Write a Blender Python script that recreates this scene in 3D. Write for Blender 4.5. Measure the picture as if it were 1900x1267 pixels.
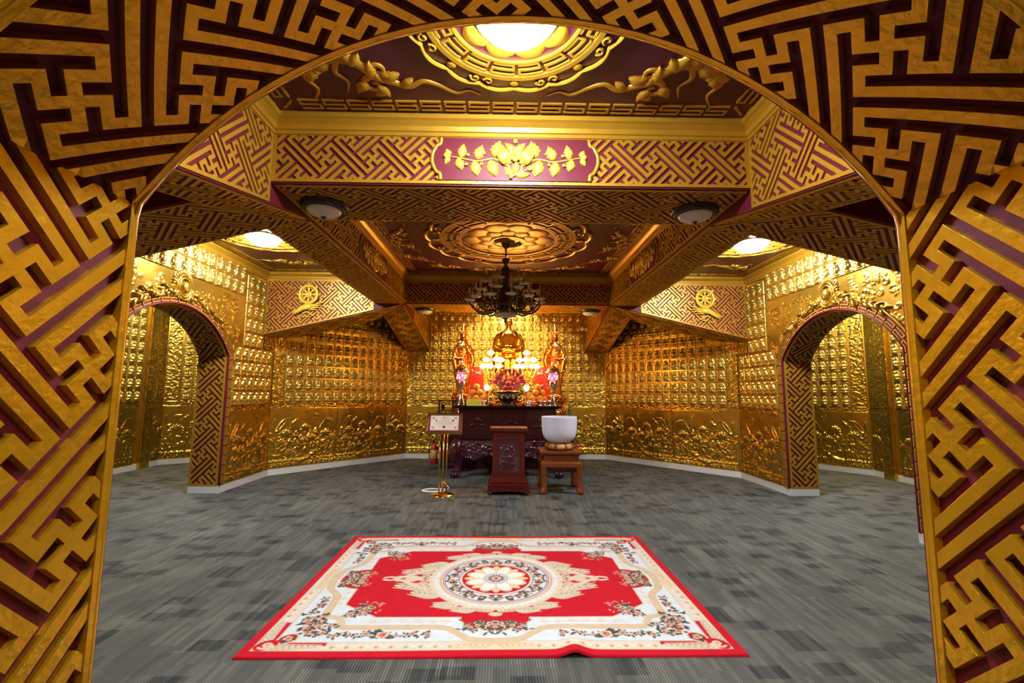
import bpy, bmesh, math, random
import numpy as np
from mathutils import Matrix, Vector

for _o in list(bpy.data.objects):
    bpy.data.objects.remove(_o)
S = bpy.context.scene
COL = S.collection
PI = math.pi
R_ = math.radians

# ------------------------------------------------------------------ camera
F_PX = 844.2
PITCH, YAW, ROLL = R_(6.36), R_(0.87), R_(0.44)
CAM = Vector((-0.048, 0.0, 1.6))
_f = Vector((math.sin(YAW) * math.cos(PITCH), math.cos(YAW) * math.cos(PITCH), math.sin(PITCH)))
_r = Vector((math.cos(YAW), -math.sin(YAW), 0))
_u = _r.cross(_f)
_r2 = _r * math.cos(ROLL) + _u * math.sin(ROLL)
_u2 = _u * math.cos(ROLL) - _r * math.sin(ROLL)
cam_d = bpy.data.cameras.new('camera')
cam_d.sensor_width = 36.0
cam_d.sensor_fit = 'HORIZONTAL'
cam_d.lens = F_PX / 1900.0 * 36.0
cam_d.clip_start = 0.02
cam_d.clip_end = 60
cam = bpy.data.objects.new('camera', cam_d)
cam.matrix_world = Matrix(((_r2.x, _u2.x, -_f.x, CAM.x), (_r2.y, _u2.y, -_f.y, CAM.y), (_r2.z, _u2.z, -_f.z, CAM.z), (0, 0, 0, 1)))
COL.objects.link(cam)
S.camera = cam

# ------------------------------------------------------------------ world, exposure
W = bpy.data.worlds.new('world')
W.use_nodes = True
W.node_tree.nodes['Background'].inputs[0].default_value = (0.05, 0.05, 0.055, 1)
W.node_tree.nodes['Background'].inputs[1].default_value = 0.3
S.world = W
S.view_settings.view_transform = 'Standard'
S.view_settings.look = 'None'
S.view_settings.gamma = 1.0
S.view_settings.use_curve_mapping = False
S.view_settings.exposure = -0.25
# strengths of the lamps (used by their builders below)
LED_POWER = 440.0        # coffer panels
CORRIDOR_POWER = 340.0   # corridor dome lamps
LOTUS_POWER = 115.0      # lotus lamps on the altar
DOWNLIGHT_W = 420.0      # recessed spots above the altar

# ------------------------------------------------------------------ materials
M = {}


def mat(name, col, metal=0.0, rough=0.5, var=0.0, vscale=4.0, bump=0.0, bscale=40.0, spec=0.5, coat=0.0,
        emit=None, estr=0.0, trans=0.0, col2=None, rvar=0.0, alpha=1.0, sss=0.0):
    m = bpy.data.materials.new(name)
    m.use_nodes = True
    nt = m.node_tree
    b = nt.nodes['Principled BSDF']
    b.inputs['Base Color'].default_value = (*col, 1)
    b.inputs['Metallic'].default_value = metal
    b.inputs['Roughness'].default_value = rough
    b.inputs['Specular IOR Level'].default_value = spec
    b.inputs['Coat Weight'].default_value = coat
    b.inputs['Transmission Weight'].default_value = trans
    b.inputs['Alpha'].default_value = alpha
    if sss:
        b.inputs['Subsurface Weight'].default_value = sss
    if emit:
        b.inputs['Emission Color'].default_value = (*emit, 1)
        b.inputs['Emission Strength'].default_value = estr
    tc = None
    if var or bump or rvar:
        tc = nt.nodes.new('ShaderNodeTexCoord')
    if var or rvar:
        n = nt.nodes.new('ShaderNodeTexNoise')
        n.inputs['Scale'].default_value = vscale
        n.inputs['Detail'].default_value = 5
        nt.links.new(tc.outputs['Object'], n.inputs['Vector'])
        if var:
            mx = nt.nodes.new('ShaderNodeMix')
            mx.data_type = 'RGBA'
            c2 = col2 or tuple(c * (1 - var) for c in col)
            mx.inputs[6].default_value = (*col, 1)
            mx.inputs[7].default_value = (*c2, 1)
            nt.links.new(n.outputs['Fac'], mx.inputs[0])
            nt.links.new(mx.outputs[2], b.inputs['Base Color'])
        if rvar:
            mr = nt.nodes.new('ShaderNodeMapRange')
            mr.inputs['From Min'].default_value = 0.3
            mr.inputs['From Max'].default_value = 0.7
            mr.inputs['To Min'].default_value = rough - rvar
            mr.inputs['To Max'].default_value = rough + rvar
            nt.links.new(n.outputs['Fac'], mr.inputs['Value'])
            nt.links.new(mr.outputs['Result'], b.inputs['Roughness'])
    if bump:
        n2 = nt.nodes.new('ShaderNodeTexNoise')
        n2.inputs['Scale'].default_value = bscale
        n2.inputs['Detail'].default_value = 4
        nt.links.new(tc.outputs['Object'], n2.inputs['Vector'])
        bp = nt.nodes.new('ShaderNodeBump')
        bp.inputs['Strength'].default_value = bump
        bp.inputs['Distance'].default_value = 0.01
        nt.links.new(n2.outputs['Fac'], bp.inputs['Height'])
        nt.links.new(bp.outputs['Normal'], b.inputs['Normal'])
    M[name] = m
    return m


mat('gold_leaf', (0.68, 0.44, 0.062), 0.94, 0.28, var=0.3, vscale=2.5, bump=0.12, bscale=28, rvar=0.06, col2=(0.60, 0.36, 0.042))
mat('gold_tile', (0.72, 0.485, 0.09), 0.9, 0.3, var=0.2, vscale=3.0, bump=0.1, bscale=50)
mat('gold_paint', (0.50, 0.262, 0.017), 0.45, 0.38, var=0.25, vscale=9, bump=0.12, bscale=70)
mat('gold_arch', (0.74, 0.38, 0.012), 0.75, 0.28, bump=0.3, bscale=38, var=0.3, vscale=12)
mat('gold_bright', (0.70, 0.40, 0.04), 0.8, 0.24, bump=0.15, bscale=45)
mat('maroon', (0.125, 0.009, 0.019), 0.0, 0.5, var=0.35, vscale=6, bump=0.06, bscale=90, spec=0.22)
mat('maroon_ceiling', (0.075, 0.006, 0.020), 0.0, 0.35, var=0.3, vscale=3, bump=0.04, bscale=60)
mat('gold_yellow', (0.80, 0.50, 0.05), 0.35, 0.35)
mat('gold_statue', (0.84, 0.47, 0.07), 1.0, 0.24, var=0.15, vscale=5)
mat('copper_statue', (0.80, 0.30, 0.06), 1.0, 0.28, var=0.2, vscale=5)
mat('white_skirting', (0.62, 0.62, 0.60), 0.0, 0.45, var=0.12, vscale=5)
mat('rosewood', (0.046, 0.004, 0.005), 0.0, 0.30, spec=0.3, var=0.5, vscale=7, bump=0.05, bscale=30, coat=0.12)
mat('rosewood_carved', (0.06, 0.006, 0.018), 0.0, 0.2, var=0.4, vscale=9, coat=0.6)
mat('redwood', (0.11, 0.009, 0.006), 0.0, 0.30, spec=0.3, var=0.4, vscale=8, bump=0.05, bscale=30, coat=0.12)
mat('teak', (0.21, 0.046, 0.007), 0.0, 0.34, spec=0.3, var=0.4, vscale=8, bump=0.06, bscale=25, coat=0.12)
mat('black_lacquer', (0.012, 0.010, 0.010), 0.0, 0.25, coat=0.3)
mat('brass', (0.80, 0.52, 0.16), 1.0, 0.16)
mat('bronze_dark', (0.12, 0.085, 0.035), 0.85, 0.32, var=0.4, vscale=25)
mat('iron_dark', (0.03, 0.026, 0.022), 0.5, 0.4, var=0.4, vscale=30, bump=0.2, bscale=60)
mat('silver', (0.72, 0.68, 0.62), 1.0, 0.16)
mat('frosted_bowl', (0.60, 0.66, 0.77), 0.0, 0.42, sss=0.15, var=0.05, vscale=20)
mat('alabaster', (0.55, 0.53, 0.43), 0.0, 0.35, sss=0.1, var=0.15, vscale=12)
mat('lamp_glass', (0.55, 0.56, 0.50), 0.0, 0.22, var=0.12, vscale=25)
mat('cushion_gold', (0.62, 0.40, 0.10), 0.2, 0.55, var=0.4, vscale=30, bump=0.3, bscale=120)
mat('cushion_red', (0.38, 0.012, 0.02), 0.0, 0.6)
mat('orange_peel', (0.82, 0.27, 0.02), 0.0, 0.4, var=0.15, vscale=20, bump=0.25, bscale=160)
mat('apple_red', (0.50, 0.03, 0.02), 0.0, 0.22, var=0.5, vscale=14, coat=0.3)
mat('orchid', (0.42, 0.015, 0.11), 0.0, 0.5, var=0.4, vscale=30)
mat('leaf_green', (0.10, 0.16, 0.025), 0.0, 0.45, var=0.4, vscale=10)
mat('stem_green', (0.13, 0.15, 0.03), 0.0, 0.5)
mat('red_box', (0.62, 0.02, 0.012), 0.0, 0.3, coat=0.3)
mat('red_light', (0.85, 0.10, 0.03), 0.0, 0.35)
mat('emblem_grey', (0.18, 0.17, 0.17), 0.6, 0.35)
mat('sign_yellow', (0.72, 0.62, 0.03), 0.0, 0.45)
mat('ink', (0.02, 0.015, 0.012), 0.0, 0.6)
mat('paper', (0.72, 0.58, 0.42), 0.0, 0.55, var=0.12, vscale=8)
mat('paper_pink', (0.72, 0.46, 0.40), 0.0, 0.55)
mat('burgundy_board', (0.14, 0.015, 0.02), 0.0, 0.4)
mat('paper_rose', (0.36, 0.15, 0.11), 0.0, 0.55)
mat('seal_blue', (0.22, 0.24, 0.42), 0.0, 0.5)
mat('seal_brown', (0.10, 0.02, 0.012), 0.0, 0.4)
mat('white_plastic', (0.75, 0.76, 0.78), 0.0, 0.4)
mat('ext_red', (0.45, 0.015, 0.02), 0.0, 0.3)
mat('ext_label', (0.60, 0.36, 0.06), 0.0, 0.4)
mat('rubber', (0.015, 0.015, 0.015), 0.0, 0.6)
mat('clear_glass', (0.9, 0.95, 0.92), 0.0, 0.04, trans=1.0)
mat('green_glass', (0.25, 0.5, 0.3), 0.0, 0.06, trans=0.85)
mat('ceramic_white', (0.75, 0.70, 0.64), 0.0, 0.2)
mat('globe_pink', (0.75, 0.12, 0.2), 0.0, 0.3, emit=(1.0, 0.08, 0.18), estr=2.5)
mat('bulb_warm', (1.0, 0.9, 0.6), 0.0, 0.3, emit=(1.0, 0.72, 0.30), estr=18.0)
mat('globe_white', (0.9, 0.85, 0.8), 0.0, 0.3, emit=(1.0, 0.82, 0.82), estr=6.0)
mat('lotus_glow', (1.0, 0.92, 0.7), 0.0, 0.4, emit=(1.0, 0.53, 0.14), estr=LOTUS_POWER)
mat('led_panel', (1, 1, 1), 0.0, 0.4, emit=(0.87, 0.94, 1.0), estr=LED_POWER)
mat('corridor_fill', (1, 1, 1), 0.0, 0.4, emit=(1.0, 0.96, 0.86), estr=CORRIDOR_POWER * 0.75)  # shade of the unseen lamp added above the viewer
mat('corridor_glow', (1, 1, 1), 0.0, 0.4, emit=(1.0, 0.96, 0.80), estr=CORRIDOR_POWER)
mat('spot_glow', (1, 1, 1), 0.0, 0.4, emit=(1.0, 0.72, 0.38), estr=20.0)
mat('flame_glass', (0.85, 0.75, 0.5), 0.0, 0.1, trans=0.5)


def carpet_material():
    m = bpy.data.materials.new('carpet')
    m.use_nodes = True
    nt = m.node_tree
    b = nt.nodes['Principled BSDF']
    b.inputs['Roughness'].default_value = 0.85
    b.inputs['Specular IOR Level'].default_value = 0.25
    N = nt.nodes.new
    L = nt.links.new
    tc = N('ShaderNodeTexCoord')

    def vm(op, a, vec=None):
        n = N('ShaderNodeVectorMath')
        n.operation = op
        L(a, n.inputs[0])
        if vec is not None:
            n.inputs[1].default_value = vec
        return n.outputs[0]

    def ma(op, a, b_=None, c_=None):
        n = N('ShaderNodeMath')
        n.operation = op
        for i, v in enumerate((a, b_, c_)):
            if v is None:
                continue
            if isinstance(v, (int, float)):
                n.inputs[i].default_value = v
            else:
                L(v, n.inputs[i])
        return n.outputs[0]

    def block(sx, sy, off):
        sc = vm('MULTIPLY', tc.outputs['Object'], (sx, sy, 1))
        sx_ = N('ShaderNodeSeparateXYZ')
        L(sc, sx_.inputs[0])
        fx = ma('FLOOR', sx_.outputs[0])
        wn = N('ShaderNodeTexWhiteNoise')
        wn.noise_dimensions = '1D'
        L(ma('ADD', fx, off), wn.inputs['W'])
        fy = ma('FLOOR', ma('ADD', sx_.outputs[1], ma('MULTIPLY', wn.outputs['Value'], 7.3)))
        cb = N('ShaderNodeCombineXYZ')
        L(fx, cb.inputs[0])
        L(fy, cb.inputs[1])
        cb.inputs[2].default_value = off
        w2 = N('ShaderNodeTexWhiteNoise')
        L(cb.outputs[0], w2.inputs['Vector'])
        return w2.outputs['Value']

    b1 = block(5.0, 8.0, 3.0)        # dark blocks
    b2 = block(7.0, 4.5, 17.0)       # how strongly the lines show
    b3 = block(30.0, 3.0, 31.0)      # broken bundles of lines
    sx = N('ShaderNodeSeparateXYZ')
    L(tc.outputs['Object'], sx.inputs[0])
    line = ma('GREATER_THAN', ma('FRACT', ma('ADD', ma('MULTIPLY', sx.outputs[0], 60.0), ma('MULTIPLY', b2, 0.37))), 0.66)
    st2 = N('ShaderNodeTexNoise')
    st2.inputs['Scale'].default_value = 1.0
    st2.inputs['Detail'].default_value = 3.0
    L(vm('MULTIPLY', tc.outputs['Object'], (1.3, 1.5, 1)), st2.inputs['Vector'])
    amt = ma('MULTIPLY', line, ma('MULTIPLY', ma('ADD', ma('MULTIPLY', b2, 0.75), 0.1), ma('ADD', ma('MULTIPLY', b3, 0.7), 0.35)))
    dark = ma('MULTIPLY', ma('GREATER_THAN', b1, 0.80), -0.17)
    tone = ma('MULTIPLY', ma('SUBTRACT', b3, 0.5), 0.10)
    big = ma('MULTIPLY', ma('SUBTRACT', st2.outputs['Fac'], 0.5), 0.22)
    v = ma('ADD', ma('ADD', ma('MULTIPLY', amt, 0.66), dark), ma('ADD', ma('ADD', tone, big), 0.27))
    cr = N('ShaderNodeValToRGB')
    cr.color_ramp.elements[0].position = 0.05
    cr.color_ramp.elements[0].color = (0.012, 0.016, 0.017, 1)
    cr.color_ramp.elements[1].position = 0.95
    cr.color_ramp.elements[1].color = (0.205, 0.198, 0.166, 1)
    L(v, cr.inputs['Fac'])
    L(cr.outputs['Color'], b.inputs['Base Color'])
    bp = N('ShaderNodeBump')
    bp.inputs['Strength'].default_value = 0.35
    bp.inputs['Distance'].default_value = 0.004
    L(v, bp.inputs['Height'])
    L(bp.outputs['Normal'], b.inputs['Normal'])
    M['carpet'] = m


carpet_material()


def rug_material():
    m = bpy.data.materials.new('rug_print')
    m.use_nodes = True
    nt = m.node_tree
    b = nt.nodes['Principled BSDF']
    b.inputs['Roughness'].default_value = 0.9
    b.inputs['Specular IOR Level'].default_value = 0.15
    a = nt.nodes.new('ShaderNodeVertexColor')
    a.layer_name = 'print'
    tc = nt.nodes.new('ShaderNodeTexCoord')
    n = nt.nodes.new('ShaderNodeTexNoise')
    n.inputs['Scale'].default_value = 14
    n.inputs['Detail'].default_value = 6
    nt.links.new(tc.outputs['Object'], n.inputs['Vector'])
    mr = nt.nodes.new('ShaderNodeMapRange')
    mr.inputs['To Min'].default_value = 0.86
    mr.inputs['To Max'].default_value = 1.1
    nt.links.new(n.outputs['Fac'], mr.inputs['Value'])
    mx = nt.nodes.new('ShaderNodeMix')
    mx.data_type = 'RGBA'
    mx.blend_type = 'MULTIPLY'
    mx.inputs[0].default_value = 1.0
    nt.links.new(a.outputs['Color'], mx.inputs[6])
    nt.links.new(mr.outputs['Result'], mx.inputs[7])
    nt.links.new(mx.outputs[2], b.inputs['Base Color'])
    M['rug_print'] = m


rug_material()

# ------------------------------------------------------------------ mesh helpers


class MB:
    """collects shapes for ONE mesh object"""

    def __init__(self):
        self.v = []
        self.f = []
        self.mi = []
        self.cur = 0

    def add(self, vs, fs):
        o = len(self.v)
        self.v.extend([tuple(p) for p in vs])
        for f in fs:
            self.f.append([i + o for i in f])
            self.mi.append(self.cur)
        return o

    def quad(self, a, b, c, d):
        self.add([a, b, c, d], [[0, 1, 2, 3]])

    def box(self, x0, x1, y0, y1, z0, z1, bev=0.0):
        if bev <= 0:
            vs = [(x, y, z) for z in (z0, z1) for y in (y0, y1) for x in (x0, x1)]
            self.add(vs, [[0, 2, 3, 1], [4, 5, 7, 6], [0, 1, 5, 4], [2, 6, 7, 3], [0, 4, 6, 2], [1, 3, 7, 5]])
        else:
            b = min(bev, (x1 - x0) / 2.01, (y1 - y0) / 2.01, (z1 - z0) / 2.01)
            prof = [(z0, b), (z0 + b, 0), (z1 - b, 0), (z1, b)]
            self.stack([(z, x0 + i, x1 - i, y0 + i, y1 - i) for z, i in prof], c=b)

    def stack(self, rows, c=0.0):
        """rectangular sections stacked in z; rows: (z, x0, x1, y0, y1)"""
        o = len(self.v)
        vs, fs = [], []
        k = 8 if c > 0 else 4
        for z, x0, x1, y0, y1 in rows:
            if c > 0:
                vs += [(x0 + c, y0, z), (x1 - c, y0, z), (x1, y0 + c, z), (x1, y1 - c, z), (x1 - c, y1, z), (x0 + c, y1, z), (x0, y1 - c, z), (x0, y0 + c, z)]
            else:
                vs += [(x0, y0, z), (x1, y0, z), (x1, y1, z), (x0, y1, z)]
        n = len(rows)
        for i in range(n - 1):
            for j in range(k):
                a = i * k + j
                b = i * k + (j + 1) % k
                fs.append([a, b, b + k, a + k])
        fs.append(list(range(k))[::-1])
        fs.append([(n - 1) * k + j for j in range(k)])
        self.add(vs, fs)

    def lathe(self, prof, cx=0, cy=0, seg=24, lobes=0, amp=0.0, squash=1.0):
        """prof: (r, z) from bottom to top"""
        vs, fs = [], []
        n = len(prof)
        for r, z in prof:
            for j in range(seg):
                a = 2 * PI * j / seg
                rr = r * (1 + amp * math.cos(lobes * a)) if lobes else r
                vs.append((cx + rr * math.cos(a), cy + rr * math.sin(a) * squash, z))
        for i in range(n - 1):
            for j in range(seg):
                a = i * seg + j
                b = i * seg + (j + 1) % seg
                fs.append([a, b, b + seg, a + seg])
        if prof[0][0] > 1e-6:
            fs.append([j for j in range(seg)][::-1])
        if prof[-1][0] > 1e-6:
            fs.append([(n - 1) * seg + j for j in range(seg)])
        self.add(vs, fs)

    def tube(self, pts, rad, seg=8, flat=None, cap=True):
        """swept tube; rad number or list; flat=(axis vector, factor) squashes along an axis"""
        pts = [Vector(p) for p in pts]
        n = len(pts)
        if not hasattr(rad, '__len__'):
            rad = [rad] * n
        vs, fs = [], []
        up = None
        for i in range(n):
            t = (pts[min(i + 1, n - 1)] - pts[max(i - 1, 0)])
            if t.length < 1e-9:
                t = Vector((0, 0, 1))
            t.normalize()
            if up is None:
                ref = Vector((0, 0, 1)) if abs(t.z) < 0.9 else Vector((0, 1, 0))
                if flat is not None and abs(t.dot(flat[0])) < 0.9:
                    ref = flat[0]
                up = (ref - t * ref.dot(t)).normalized()
            else:
                up = (up - t * up.dot(t))
                up = up.normalized() if up.length > 1e-6 else Vector((1, 0, 0))
            sd = t.cross(up)
            for j in range(seg):
                a = 2 * PI * j / seg
                d = up * math.cos(a) + sd * math.sin(a)
                if flat is not None:
                    d = d - flat[0] * d.dot(flat[0]) * (1 - flat[1])
                vs.append(pts[i] + d * rad[i])
        for i in range(n - 1):
            for j in range(seg):
                a = i * seg + j
                b = i * seg + (j + 1) % seg
                fs.append([a, b, b + seg, a + seg])
        if cap:
            fs.append(list(range(seg))[::-1])
            fs.append([(n - 1) * seg + j for j in range(seg)])
        self.add(vs, fs)

    def ball(self, c, r, seg=12, rings=8, rot=None):
        """ellipsoid; r number or (rx, ry, rz)"""
        if not hasattr(r, '__len__'):
            r = (r, r, r)
        c = Vector(c)
        vs = [Vector((0, 0, -r[2]))]
        for i in range(1, rings):
            p = -PI / 2 + PI * i / rings
            for j in range(seg):
                a = 2 * PI * j / seg
                vs.append(Vector((r[0] * math.cos(p) * math.cos(a), r[1] * math.cos(p) * math.sin(a), r[2] * math.sin(p))))
        vs.append(Vector((0, 0, r[2])))
        if rot is not None:
            vs = [rot @ v for v in vs]
        vs = [v + c for v in vs]
        fs = []
        for j in range(seg):
            fs.append([0, 1 + (j + 1) % seg, 1 + j])
        for i in range(rings - 2):
            for j in range(seg):
                a = 1 + i * seg + j
                b = 1 + i * seg + (j + 1) % seg
                fs.append([a, b, b + seg, a + seg])
        k = 1 + (rings - 2) * seg
        last = len(vs) - 1
        for j in range(seg):
            fs.append([k + j, k + (j + 1) % seg, last])
        self.add(vs, fs)

    def prism(self, poly, mapf, h0, h1):
        """polygon (u, v) extruded from h0 to h1 through mapf(u, v, h)"""
        n = len(poly)
        vs = [mapf(u, v, h0) for u, v in poly] + [mapf(u, v, h1) for u, v in poly]
        fs = [list(range(n))[::-1], [n + i for i in range(n)]]
        for i in range(n):
            j = (i + 1) % n
            fs.append([i, j, n + j, n + i])
        self.add(vs, fs)

    def mesh(self, name, mats, smooth=False):
        me = bpy.data.meshes.new(name)
        me.from_pydata(self.v, [], self.f)
        if not isinstance(mats, (list, tuple)):
            mats = [mats]
        for m in mats:
            me.materials.append(M[m])
        if len(mats) > 1:
            me.polygons.foreach_set('material_index', self.mi)
        if smooth:
            me.polygons.foreach_set('use_smooth', [True] * len(me.polygons))
        me.validate()
        me.update()
        return me

    def build(self, name, mats, parent=None, smooth=False, loc=None, rotz=0.0, weld=True):
        me = self.mesh(name, mats, smooth)
        if weld:
            bm = bmesh.new()
            bm.from_mesh(me)
            bmesh.ops.remove_doubles(bm, verts=bm.verts, dist=1e-5)
            bmesh.ops.recalc_face_normals(bm, faces=bm.faces)
            bm.to_mesh(me)
            bm.free()
        return link(name, me, parent, loc, rotz)


def link(name, me, parent=None, loc=None, rotz=0.0):
    o = bpy.data.objects.new(name, me)
    COL.objects.link(o)
    if parent is not None:
        o.parent = parent
    if loc is not None:
        o.location = loc
    if rotz:
        o.rotation_euler = (0, 0, rotz)
    return o


def tag(o, label=None, cat=None, group=None, kind=None):
    if label:
        o['label'] = label
    if cat:
        o['category'] = cat
    if group:
        o['group'] = group
    if kind:
        o['kind'] = kind
    return o


def struct(o):
    o['kind'] = 'structure'
    return o


def thing(name, label, cat, loc=(0, 0, 0), rotz=0.0, group=None):
    o = bpy.data.objects.new(name, None)
    o.empty_display_size = 0.1
    COL.objects.link(o)
    o.location = loc
    o.rotation_euler = (0, 0, rotz)
    return tag(o, label, cat, group)


def dup(root, loc, rotz=0.0, label=None, group=None, scale=None):
    r = root.copy()
    COL.objects.link(r)
    r.location = loc
    r.rotation_euler = (0, 0, rotz)
    if scale is not None:
        r.scale = scale
    if label:
        r['label'] = label
    if group:
        r['group'] = group
    for ch in list(root.children):
        c = ch.copy()
        COL.objects.link(c)
        c.parent = r
        for g in ch.children:
            d = g.copy()
            COL.objects.link(d)
            d.parent = c
    return r


def auto_smooth(o, ang=40):
    me = o.data
    me.polygons.foreach_set('use_smooth', [True] * len(me.polygons))
    me.set_sharp_from_angle(angle=R_(ang))
    return o


def frame(O, U, N):
    """mapper (u along, v up, n out of the face) -> world"""
    O, U, N = Vector(O), Vector(U).normalized(), Vector(N).normalized()

    def f(u, v, n=0.0):
        return (O.x + U.x * u + N.x * n, O.y + U.y * u + N.y * n, O.z + v + N.z * n)
    return f


def plane_map(O, U, V):
    O, U, V = Vector(O), Vector(U).normalized(), Vector(V)
    V = (V - U * V.dot(U)).normalized()
    N = U.cross(V)

    def f(u, v, n=0.0):
        p = O + U * u + V * v + N * n
        return (p.x, p.y, p.z)
    return f


def spline(pts, n=8, closed=False):
    """Catmull-Rom through 2D or 3D points"""
    P = [np.array(p, float) for p in pts]
    m = len(P)
    out = []
    for i in range(m if closed else m - 1):
        p0 = P[(i - 1) % m] if closed or i > 0 else 2 * P[0] - P[1]
        p1 = P[i]
        p2 = P[(i + 1) % m]
        p3 = P[(i + 2) % m] if closed or i + 2 < m else 2 * P[-1] - P[-2]
        for k in range(n):
            t = k / n
            out.append(0.5 * (2 * p1 + (p2 - p0) * t + (2 * p0 - 5 * p1 + 4 * p2 - p3) * t * t + (3 * p1 - p0 - 3 * p2 + p3) * t ** 3))
    if not closed:
        out.append(P[-1])
    return out


# ------------------------------------------------------------------ fret (interlocking lattice) relief
FRET = set()


def _fret_bitmap():
    D = 5
    path = [(0, 0), (0, 1), (-1, 1), (-1, 2), (D + 1, 2)]
    for cx, cy, mir in ((0, 0, 1), (D, 0, -1), (0, D, -1), (D, D, 1)):
        for k in range(4):
            pts = []
            for x, y in path:
                x *= mir
                for _ in range(k):
                    x, y = y, -x
                pts.append((2 * (cx + x), 2 * (cy + y)))
            for (x0, y0), (x1, y1) in zip(pts, pts[1:]):
                n = max(abs(x1 - x0), abs(y1 - y0))
                for s in range(n + 1):
                    FRET.add(((x0 + (x1 - x0) * s // n) % 20, (y0 + (y1 - y0) * s // n) % 20))


_fret_bitmap()


def clip_poly(p, poly):
    """clip polygon p by convex ccw polygon"""
    out = p
    n = len(poly)
    for i in range(n):
        ax, ay = poly[i]
        bx, by = poly[(i + 1) % n]
        ex, ey = bx - ax, by - ay
        inp, out = out, []
        if not inp:
            return []
        for k in range(len(inp)):
            c = inp[k]
            d = inp[(k + 1) % len(inp)]
            sc = ex * (c[1] - ay) - ey * (c[0] - ax)
            sd = ex * (d[1] - ay) - ey * (d[0] - ax)
            if sc >= 0:
                out.append(c)
            if (sc >= 0) != (sd >= 0):
                t = sc / (sc - sd)
                out.append((c[0] + (d[0] - c[0]) * t, c[1] + (d[1] - c[1]) * t))
    return out


def clip_seg(a, b, poly):
    t0, t1 = 0.0, 1.0
    n = len(poly)
    for i in range(n):
        ax, ay = poly[i]
        bx, by = poly[(i + 1) % n]
        ex, ey = bx - ax, by - ay
        sa = ex * (a[1] - ay) - ey * (a[0] - ax)
        sb = ex * (b[1] - ay) - ey * (b[0] - ax)
        if sa < 0 and sb < 0:
            return None
        if sa < 0:
            t0 = max(t0, sa / (sa - sb))
        elif sb < 0:
            t1 = min(t1, sa / (sa - sb))
    if t1 - t0 < 1e-6:
        return None
    f = lambda t: (a[0] + (b[0] - a[0]) * t, a[1] + (b[1] - a[1]) * t)
    return f(t0), f(t1)


def inset(poly, b):
    """inset a convex ccw polygon; b one width or a width per edge"""
    n = len(poly)
    if not hasattr(b, '__len__'):
        b = [b] * n
    lines = []
    for i in range(n):
        (x0, y0), (x1, y1) = poly[i], poly[(i + 1) % n]
        L = math.hypot(x1 - x0, y1 - y0)
        dx, dy = (x1 - x0) / L, (y1 - y0) / L
        lines.append((x0 - dy * b[i], y0 + dx * b[i], dx, dy))
    out = []
    for i in range(n):
        x0, y0, dx, dy = lines[i - 1]
        x1, y1, ex, ey = lines[i]
        den = dx * ey - dy * ex
        if abs(den) < 1e-9:
            out.append((x1, y1))
            continue
        t = ((x1 - x0) * ey - (y1 - y0) * ex) / den
        out.append((x0 + dx * t, y0 + dy * t))
    return out


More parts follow.
